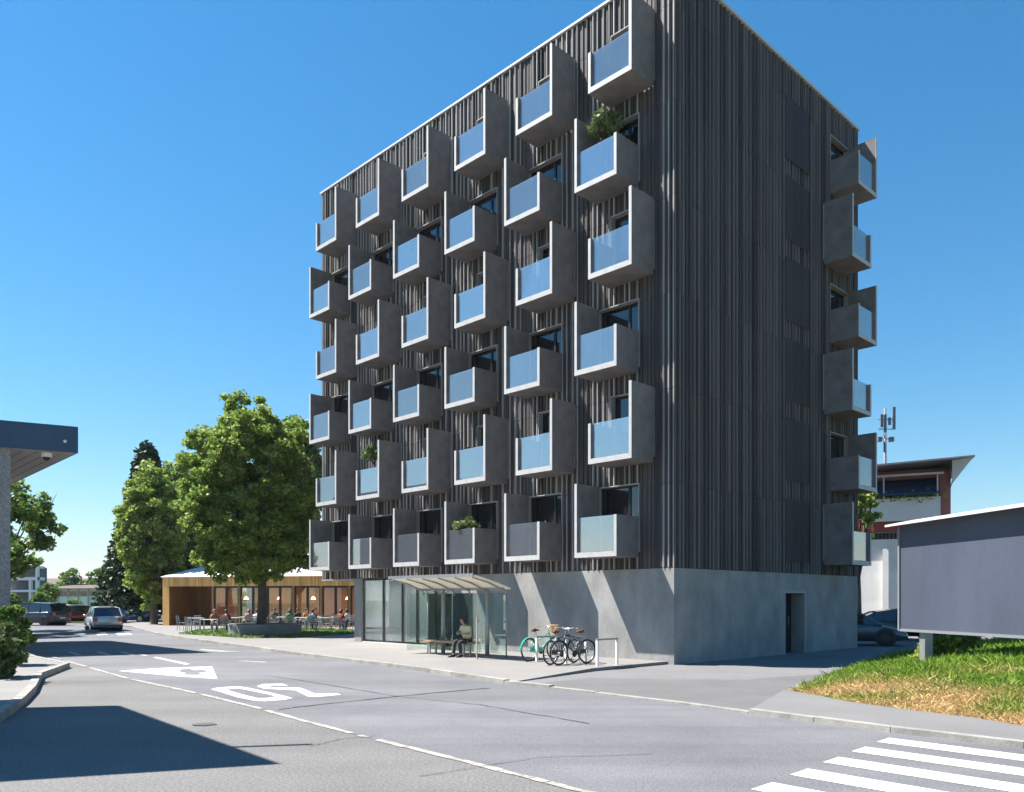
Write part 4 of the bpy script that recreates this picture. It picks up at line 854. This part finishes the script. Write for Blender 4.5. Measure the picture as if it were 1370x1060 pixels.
for i, (px, D, l_) in enumerate(TP):
    o = tb if i == 0 else dup(tb); o.location = (P(px, D), D, PV); o.rotation_euler = (0, 0, random.uniform(-.2, .2)); o['label'] = l_
chp = thing('cafe_chair', '', 'chair', group='cafe chairs'); chair_mesh(chp, cgrey)
CH = [(243, 48.5, 90, 'grey cafe chair at the far left by the timber recess'), (255, 45.4, 170, 'grey cafe chair with its back to the road, left of the kerb side table'), (262, 50, 0, 'grey cafe chair tucked inside the timber recess'), (302, 44.6, 180, 'grey chair the guest in maroon sits on'),
      (287, 46.4, 20, 'grey chair under the red haired guest'), (333, 49.4, 200, 'grey chair under the guest in pink'), (346, 50.5, 260, 'empty grey chair beside the guest in pink'), (366, 49.5, 180, 'grey chair in front of the dark haired guest by the trunk'), (386, 51.2, 90, 'empty grey chair between two tables right of the trunk'),
      (398, 51.3, 20, 'grey chair under the guest in black'), (418, 47.2, 180, 'grey chair under the guest in the blue shirt'), (427, 50.4, 10, 'empty grey chair behind the blue shirt guest\'s table'), (438, 46.6, 170, 'empty grey chair with its back to the road near the tower'), (446, 52.3, 0, 'empty grey chair against the cafe windows'), (466, 49.5, 250, 'grey chair nearest the tower column'), (368, 52.6, 0, 'grey chair under the dark haired guest by the trunk'), (343, 47.2, 170, 'grey chair under the guest in white'), (388, 48.6, 200, 'grey chair under the guest in green'), (410, 52.2, 30, 'grey chair under the guest in orange'), (455, 47.6, 160, 'grey chair under the guest in a dark red dress')]
for i, (px, D, a, l_) in enumerate(CH):
    o = chp if i == 0 else dup(chp); o.location = (P(px, D), D, PV); o.rotation_euler = (0, 0, R(a)); o['label'] = l_
bk_h = mat('hair_black', (.015, .012, .012), .6); jn = cloth('jeans', (.04, .06, .12))
GU = [(302, 44.6, 180, 'guest in a maroon shirt seen from behind at a cafe table', (.13, .02, .035), bk_h, False), (287, 46.4, 20, 'red haired guest facing the road at a cafe table', (.35, .16, .1), fair_hair, True),
      (333, 49.4, 200, 'guest in a pink top beside the tree trunk', (.55, .25, .25), fair_hair, True), (368, 52.6, 0, 'dark haired guest sitting behind the planter', (.12, .1, .09), bk_h, False),
      (398, 51.3, 20, 'guest in black facing the road', (.03, .03, .035), bk_h, False), (418, 47.2, 180, 'broad guest in a blue shirt seen from behind', (.09, .16, .24), dark_hair, False), (466, 49.5, 250, 'long haired guest in a pale top beside the tower column', (.5, .48, .44), bk_h, True), (343, 47.2, 170, 'guest in white leaning over a table near the trunk', (.6, .6, .58), dark_hair, False),
      (388, 48.6, 200, 'guest in a green top right of the trunk', (.08, .2, .1), dark_hair, True), (410, 52.2, 30, 'guest in orange facing the road by the windows', (.5, .2, .06), bk_h, False), (455, 47.6, 160, 'guest in dark red next to the tower', (.25, .03, .03), dark_hair, True)]
for px, D, a, l_, c, hr, lg in GU:
    seated(l_, (P(px, D), D, PV - .03), R(a), cloth(l_[:14], c), jn, hr, lg, .06, group='guests on the cafe terrace', sub=1)

# ---------------------------------------------------------------- buildings at the right
rb = thing('pink_building', 'pink and white building with blue awning and jutting slanted roof', 'building', (P(1140, 48), 48, 0), R(-26))
D = 47; ca_, sa_ = math.cos(R(26)), math.sin(R(26)); r0 = P(1140, 48)
def X(px): r_ = (px - CX) / F; return (r_ * 48 - r0) / (ca_ + r_ * sa_)
MB().box(X(1120), X(1262), .0, 9, 0, Z(722, D)).build('wall', 'bwhite', rb)
MB().box(X(1181), X(1189), -.35, -.001, 0, Z(735, D)).build('downpipe_pier', 'bwhite', rb)
MB().box(X(1120), X(1262), -.3, 9, Z(712, D), Z(700, D)).build('floor_band', 'bred', rb)
MB().box(X(1120), X(1262), 1.6, 9, Z(722, D) + .01, Z(712, D)).build('loggia_wall', 'roofdark', rb)
mb = MB(); mb.bar((X(1150), -.05, Z(713, D)), (X(1262), -.05, Z(713, D)), .04, .04); [mb.bar((X(px), -.05, Z(722, D)), (X(px), -.05, Z(713, D)), .03, .03) for px in range(1150, 1262, 5)]; mb.build('railing', 'steel', rb)
MB().add([(X(1152), -.6, Z(699, D)), (X(1258), -.6, Z(699, D)), (X(1258), -.6, Z(669, D)), (X(1166), -.6, Z(669, D)), (X(1152), -.45, Z(699, D)), (X(1258), -.45, Z(699, D)), (X(1258), -.45, Z(669, D)), (X(1166), -.45, Z(669, D))], [(0, 1, 2, 3), (7, 6, 5, 4), (3, 2, 6, 7), (1, 5, 6, 2), (0, 3, 7, 4), (0, 4, 5, 1)]).build('balcony_parapet', 'bwhite', rb)
MB().box(X(1120), X(1272), 2.0, 9, Z(699, D), Z(636, D)).build('upper_wall', 'bpink', rb); MB().box(X(1120), X(1246), 1.9, 1.99, Z(690, D), Z(646, D)).build('window_band', 'pane', rb)
MB().box(X(1257), X(1272), .0, 1.99, Z(699, D), Z(636, D)).build('side_wall', 'bpink', rb)
MB().add([(X(1140), -.9, Z(664, D)), (X(1256), -.9, Z(664, D)), (X(1256), 1.2, Z(640, D)), (X(1140), 1.2, Z(640, D)), (X(1140), -.9, Z(666, D)), (X(1256), -.9, Z(666, D)), (X(1256), 1.2, Z(642, D)), (X(1140), 1.2, Z(642, D))], [(0, 1, 2, 3), (7, 6, 5, 4), (0, 4, 5, 1), (1, 5, 6, 2), (3, 2, 6, 7), (0, 3, 7, 4)]).build('awning', 'awning', rb)
MB().box(X(1140), X(1262), -.9, -.8, Z(641, D), Z(638.5, D)).build('awning_rail', 'cap', rb)
for px in (1183, 1254): MB().bar((X(px), -.75, Z(670, D)), (X(px), -.75, Z(641, D)), .08, .08).build('awning_post', 'cap', rb)
MB().box(X(1120), X(1270), .6, 1.98, Z(641, D), Z(629, D)).build('upper_band', 'bpink', rb)
zr = Z(630, D); mb = MB(); mb.add([(X(1120), -1.6, zr + .0), (X(1302), -1.6, zr + .25), (X(1276), 9, zr + .3), (X(1120), 9, zr), (X(1120), -1.6, zr + .1), (X(1302), -1.6, zr + .33), (X(1276), 9, zr + .5), (X(1120), 9, zr + .3)], [(0, 3, 2, 1), (4, 5, 6, 7), (0, 1, 5, 4), (1, 2, 6, 5), (2, 3, 7, 6), (3, 0, 4, 7)]); mb.build('roof', 'roofdark', rb)
MB().add([(X(1273), -.9, Z(655, D)), (X(1273), 4, Z(655, D)), (X(1300), -1.5, zr + .23), (X(1280), 4, zr + .25), (X(1273), -.9, zr + .4)], [(0, 2, 3, 1), (0, 4, 2)]).build('eaves_soffit', 'far', rb)
for i in range(7): o = leaves('balcony_shrub', rng.normal(size=(160, 3)) * np.array([.35, .2, .16]), .12, LEAF, rb); o.location = (X([1192, 1200, 1214, 1222, 1233, 1245, 1165][i]), -.35, Z(667, D))
ms = thing('antenna_mast', 'slim mobile phone antenna mast rising over the pink building', 'mast', (P(1184, 56), 56, 0))
mb = MB(); mb.tube([(0, 0, 0), (0, 0, Z(547, 56))], [.16, .09], 8); mb.build('pole', 'mastgrey', ms)
for dx, z0, z1 in ((-.28, 573, 556), (.55, 576, 546), (-.05, 580, 556), (.25, 570, 560)): MB().box(dx - .09, dx + .09, -.18, -.1, Z(z0, 56), Z(z1, 56)).build('antenna_panel', 'mastgrey', ms)
mb = MB(); [mb.bar((-.45, 0, Z(y, 56)), (.6, 0, Z(y, 56)), .05, .05) for y in (562, 575, 588)]; [mb.box(dx - .14, dx + .14, -.2, .1, Z(592, 56), Z(586, 56)) for dx in (-.4, .4)]; mb.build('bracket', 'mastgrey', ms)

# ---------------------------------------------------------------- far left buildings, hills
lw_ = thing('low_white_building', 'long low white building with brown roof behind the parked cars', 'building', (P(50, 114), 114, 0), R(-14))
X = lambda px: P(px, 112) - P(50, 112)
MB().box(X(50), X(215), 0, 12, 0, Z(789, 112)).build('wall', 'far', lw_)
mb = MB(); mb.add([(X(48), -.6, Z(789, 112)), (X(217), -.6, Z(789, 112)), (X(217), 7, Z(783, 112)), (X(48), 7, Z(783, 112)), (X(48), -.6, Z(788, 112)), (X(217), -.6, Z(788, 112)), (X(217), 7, Z(782, 112)), (X(48), 7, Z(782, 112))], [(0, 3, 2, 1), (4, 5, 6, 7), (0, 1, 5, 4), (1, 2, 6, 5), (2, 3, 7, 6), (3, 0, 4, 7)]); mb.build('roof', 'rooftile', lw_)
for px in range(70, 200, 16):
    f_ = MB().box(X(px), X(px + 13), -.06, 0, Z(799, 112), Z(791.5, 112)).build('window', 'cap', lw_); MB().box(X(px + .7), X(px + 6), -.09, -.061, Z(798.3, 112), Z(792.2, 112)).box(X(px + 7), X(px + 12.3), -.09, -.061, Z(798.3, 112), Z(792.2, 112)).build('pane', 'pane', f_)
    MB().box(X(px - 2), X(px - 1), -.2, 0, 0, Z(789, 112)).build('pilaster', 'cap', lw_)
fb = thing('balcony_block', 'white framed flats with dark balconies beyond the left tree', 'building', (P(0, 95), 95, 0)); X = lambda px: P(px, 95) - P(0, 95)
MB().box(X(0), X(40), 1.5, 3.5, 0, Z(759, 95)).build('wall', mat('flats_dark', (.10, .11, .12), .7), fb)
mb = MB(); mb.box(X(0), X(51), -.2, 1.4, Z(761, 95), Z(758, 95)); mb.box(X(0), X(51), -.2, 1.4, Z(777, 95), Z(773, 95)); mb.box(X(0), X(51), -.2, 1.4, Z(793, 95), Z(790, 95)); mb.box(X(48), X(51), -.1, .3, 0, Z(761, 95)); mb.box(X(39), X(42), -.1, .3, 0, Z(777, 95)); mb.build('balcony_frame', 'far', fb)
fh = thing('far_house', 'small pale house with brown roof between the far trees', 'house', (P(60, 160), 160, 0)); MB().box(-3, 8, 0, 8, 0, 5).build('wall', 'far', fh); MB().add([(-3.5, -.5, 5), (8.5, -.5, 5), (8.5, 8.5, 5), (-3.5, 8.5, 5), (-3, 4, 6.2), (8, 4, 6.2)], [(0, 1, 5, 4), (2, 3, 4, 5), (3, 0, 4), (1, 2, 5), (0, 3, 2, 1)]).build('roof', 'rooftile', fh)
for i, (px, D, w) in enumerate([(165, 190, 16), (120, 220, 22)]):
    h_ = thing('far_house', ['far pale house right of the round trees', 'far reddish roofed house between the round trees'][i], 'house', (P(px, D), D, 0)); MB().box(-w / 2, w / 2, 0, 9, 0, 5.2).build('wall', 'far', h_); MB().add([(-w / 2 - .5, -.5, 5.2), (w / 2 + .5, -.5, 5.2), (w / 2 + .5, 9.5, 5.2), (-w / 2 - .5, 9.5, 5.2), (-w / 2, 4, 7), (w / 2, 4, 7)], [(0, 1, 5, 4), (2, 3, 4, 5), (3, 0, 4), (1, 2, 5), (0, 3, 2, 1)]).build('roof', 'rooftile', h_)
p = rng.random((14000, 3)) * np.array([190, 20, 5.5]); p[:, 2] *= .6 + .4 * np.sin(p[:, 0] * .23 + np.sin(p[:, 0] * .07) * 3); o = leaves('far_woods', p, 1.5, LEAF2); o.location = (P(-20, 260), 260, 0); tag(o, 'distant belt of trees below the hills', 'woods', kind='stuff')
mb = MB(); n_ = 160; vs = []
for i in range(n_ + 1):
    x = -4200 + 8400 * i / n_; hh = 74 + 14 * math.sin(i * .19 + 1) + 8 * math.sin(i * .53) + 4 * math.sin(i * 1.7)
    vs += [(x * .8, 2500, -5), (x * .8, 2750, hh), (x * .8, 3300, -5)]
mb.add(vs, [f for i in range(n_) for f in ((3 * i, 3 * i + 3, 3 * i + 4, 3 * i + 1), (3 * i + 1, 3 * i + 4, 3 * i + 5, 3 * i + 2))], 0, True); struct(mb, 'hills', 'hill')
ls = [(P(75, 68), 68), (P(118, 66), 66), (P(118, 76), 76), (P(70, 78), 78)]; struct(MB().sheet([ls], .02), 'grass_verge', 'lawn')

# ---------------------------------------------------------------- cars (front towards local +X)
def car(label, loc, rz, paint, kind='hatch', group='parked cars', plate=True):
    L, H_, Wd = {'hatch': (4.15, 1.44, .86), 'suv': (4.65, 1.66, .92), 'sedan': (4.7, 1.44, .92)}[kind]
    t = thing('car', label, 'car', loc, rz, group); hl = L / 2; belt = H_ * .60
    if kind == 'sedan': prof = [(-hl, .45, .80), (-hl + .12, .28, .93), (-hl + .7, .22, .97), (-.9, .2, .93), (.7, .2, .88), (hl - 1.1, .2, .84), (hl - .4, .22, .70), (hl - .08, .28, .58), (hl, .38, .48)]
    else: prof = [(-hl, .42, belt - .1), (-hl + .06, .27, belt + .0), (-hl + .6, .2, belt + .02), (-.6, .2, belt), (.7, .2, belt - .02), (hl - .95, .2, belt - .07), (hl - .3, .22, belt - .17), (hl - .04, .28, belt - .34), (hl, .36, .5)]
    b = MB(); vs = []; n_ = 14
    for i, (x, z0, z1) in enumerate(prof):
        k = .80 if i in (0, len(prof) - 1) else (.93 if i in (1, len(prof) - 2) else 1); w = Wd * k
        half = [(0, z0), (w * .8, z0), (w * .97, z0 + .07), (w, z0 + (z1 - z0) * .5), (w * .985, z1 - .10), (w * .93, z1 - .015), (w * .6, z1 + .02)]
        ring = half + [(0, z1 + .035)] + [(-y, z) for y, z in half[:0:-1]]
        vs += [(x, y, z) for y, z in ring]; n_ = len(ring)
    fs = [tuple(range(n_))[::-1], tuple((len(prof) - 1) * n_ + j for j in range(n_))]
    for i in range(len(prof) - 1):
        for j in range(n_): fs.append((i * n_ + j, i * n_ + (j + 1) % n_, (i + 1) * n_ + (j + 1) % n_, (i + 1) * n_ + j))
    b.add(vs, fs, 0, True); b.build('body', paint, t)
    if kind == 'sedan': gz = [(-hl + .65, .96, .96), (-.95, 1.30, .80), (-.1, H_, .74), (.45, H_ - .05, .74), (1.42, .87, .9)]
    elif kind == 'suv': gz = [(-hl + .10, belt, .94), (-hl + .45, H_ - .06, .80), (-.3, H_, .78), (.45, H_ - .05, .78), (1.35, belt - .03, .9)]
    else: gz = [(-hl + .08, belt, .92), (-hl + .5, H_ - .05, .78), (-.2, H_, .75), (.35, H_ - .05, .75), (1.25, belt - .03, .9)]
    g = MB(); zb_ = belt - .03 if kind != 'sedan' else .86; ins_ = [(x, z) for x, z, k in gz]
    vs = []
    for x, z, k in gz: vs += [(x, -Wd * .93, min(zb_, z - .01)), (x, -Wd * k * 1.0 if z > zb_ + .1 else -Wd * .92, z), (x, Wd * k if z > zb_ + .1 else Wd * .92, z), (x, Wd * .93, min(zb_, z - .01))]
    fs = []
    for i in range(len(gz) - 1): o = 4 * i; fs += [(o, o + 4, o + 5, o + 1), (o + 1, o + 5, o + 6, o + 2), (o + 2, o + 6, o + 7, o + 3)]
    g.add(vs, fs); g.build('windows', 'carglass', t)
    r = MB(); a = gz[1]; c = gz[3]; m_ = gz[2]
    tops = [(a[0] - .02, a[1]), (m_[0], m_[1]), (c[0] + .05, c[1])]; vs = []
    for (x, z), k in zip(tops, (a[2], m_[2], c[2])): vs += [(x, -Wd * k - .01, z + .004), (x, -Wd * k * .5, z + .04), (x, 0, z + .05), (x, Wd * k * .5, z + .04), (x, Wd * k + .01, z + .004)]
    r.add(vs, [(5 * i + j, 5 * i + 5 + j, 5 * i + 6 + j, 5 * i + 1 + j) for i in (0, 1) for j in range(4)], 0, True)
    for s_ in (-1, 1):
        for i0, i1 in ((0, 1), (3, 4)):
            p0, p1 = gz[i0], gz[i1]; y0 = s_ * Wd * (.92 if i0 == 0 else p0[2]); y1 = s_ * Wd * (p1[2] if i1 == 1 else .92)
            r.bar((p0[0], y0, p0[1]), (p1[0], y1, p1[1]), .07, .05, up=(0, s_, .3))
        r.bar((.1 - .2, s_ * Wd * .945, belt), (0 - .1, s_ * Wd * .77, H_ - .02), .07, .03, up=(0, 1, 0)); r.bar((a[0], s_ * Wd * (a[2] + .0), a[1]), (m_[0], s_ * Wd * m_[2], m_[1]), .04, .04); r.bar((c[0], s_ * Wd * c[2], c[1]), (m_[0], s_ * Wd * m_[2], m_[1]), .04, .04)
        if kind != 'sedan': r.bar((-1.15, s_ * Wd * .945, belt), (-1.1, s_ * Wd * .79, H_ - .05), .10, .03, up=(0, 1, 0))
    r.build('roof', paint, t)
    wr = .33 if kind != 'suv' else .36
    for x in (-hl + .78, hl - .82):
        ar = MB(); ar.lathe([(wr + .07, -Wd - .004), (wr + .07, Wd + .004)], (x, 0, wr + .01), 24, axis='y'); ar.build('wheel_arch', 'black', t)
        for s_ in (-1, 1):
            y = s_ * (Wd - .09); w = MB(); w.lathe([(wr * .6, -.11), (wr * .93, -.11), (wr, -.08), (wr, .08), (wr * .93, .11), (wr * .6, .11)], (x, y, wr), 24, axis='y'); w = w.build('wheel', 'rubber', t)
            rm = MB(); rm.lathe([(wr * .6, s_ * .112), (wr * .55, s_ * .115), (wr * .1, s_ * .10), (.03, s_ * .118)], (x, y, wr), 20, axis='y')
            for q_ in range(5): a2 = 2 * math.pi * q_ / 5; rm.bar((x, y + s_ * .118, wr), (x + wr * .56 * math.cos(a2), y + s_ * .118, wr + wr * .56 * math.sin(a2)), .02, .06, up=(0, 1, 0))
            rm.build('rim', 'darkrim' if 'behind the' in label else 'chrome', w)
    for s_ in (-1, 1):
        zl_ = belt - .12 if kind != 'sedan' else .78
        MB().box(-hl - .015, -hl + .12, s_ * (Wd * .78) - .12, s_ * (Wd * .78) + .12, zl_ - .18, zl_ + .08).build('tail_light', 'red', t)
        MB().box(hl - .28, hl - .05, s_ * (Wd * .74) - .13, s_ * (Wd * .74) + .13, .56, .68).build('headlight', 'lamp', t)
        MB().ball((.75, s_ * (Wd + .09), belt + .06), .09, (.8, 1, .7), 6).build('mirror', paint, t)
    MB().box(-hl - .03, -hl + .1, -Wd * .86, Wd * .86, .30, .36).box(hl - .1, hl + .02, -Wd * .7, Wd * .7, .28, .36).build('bumper_strip', 'black', t)
    MB().box(-hl - .035, -hl - .016, -.26, .26, .5, .61).build('number_plate', 'plate', t)
    return t
pn = lambda n, c, m_=.4: mat('paint_' + n, c, .28, metal=m_, coat=.8)
silver = pn('silver', (.55, .56, .56), .3); navy = pn('navy', (.015, .02, .035)); whitep = pn('white', (.75, .75, .75), 0); redp = pn('red', (.20, .015, .02)); bluep = pn('blue', (.02, .10, .32)); greyp = pn('grey', (.09, .10, .115)); blackp = pn('black', (.012, .012, .014))
def place(px, py, off=0): x, D = G(px, py); v = Vector((x, D)); return v + v.normalized() * off
v = place(138, 845.5, 2.0); car('silver hatchback driving away on the far road', (*v, .005), math.atan2(v.y, v.x) + R(7), silver, 'hatch', group='cars on the road')
v = Vector((P(48, 61), 61)); car('dark blue estate car turning behind the left bush', (*v, .005), R(180 - 14), navy, 'suv', group='cars on the road')
for px, D, a, pt_, kd, lb_ in [(84, 72, 160, whitep, 'hatch', 'white car parked between the dark estate and the red car'), (110, 68.5, 35, redp, 'hatch', 'dark red car parked beside the silver hatchback'), (150, 78, 170, blackp, 'hatch', 'black car parked behind the silver hatchback'),
                           (176, 69, 165, bluep, 'sedan', 'blue car parked right of the silver hatchback'), (218, 80, 165, whitep, 'hatch', 'pale car parked under the dark conifer'), (30, 78, 160, greyp, 'hatch', 'grey car parked behind the dark estate car')]:
    car(lb_, (P(px, D), D, .005), R(a), pt_, kd, group='cars in the far car park')
hd_ = Vector((.93, -.36)).normalized(); fr_ = Vector((P(1211, 33.5), 33.5)); cc = fr_ - hd_ * 2.3
car('grey electric sedan nose out behind the tower', (*cc, .005), math.atan2(hd_.y, hd_.x), greyp, 'sedan', group='cars behind the tower')
cc = Vector((P(1198, 38.5), 38.5)); car('black sedan parked behind the grey sedan', (*cc, .005), math.atan2(-.2, .95), blackp, 'sedan', group='cars behind the tower')
hz = bpy.data.materials.new('haze'); hz.use_nodes = True; hn = hz.node_tree.nodes; hn.remove(hn['Principled BSDF'])
pv = hn.new('ShaderNodeVolumePrincipled'); pv.inputs['Color'].default_value = (.82, .9, 1, 1); pv.inputs['Density'].default_value = .00013; pv.inputs['Anisotropy'].default_value = .2
hz.node_tree.links.new(pv.outputs[0], hn['Material Output'].inputs['Volume']); M['haze'] = hz
tag(MB().box(-6100, 6100, -320, 7100, -1.2, 106).build('haze', 'haze'), 'faint summer haze over the far hills', kind='stuff')
print('done', len(bpy.data.objects))
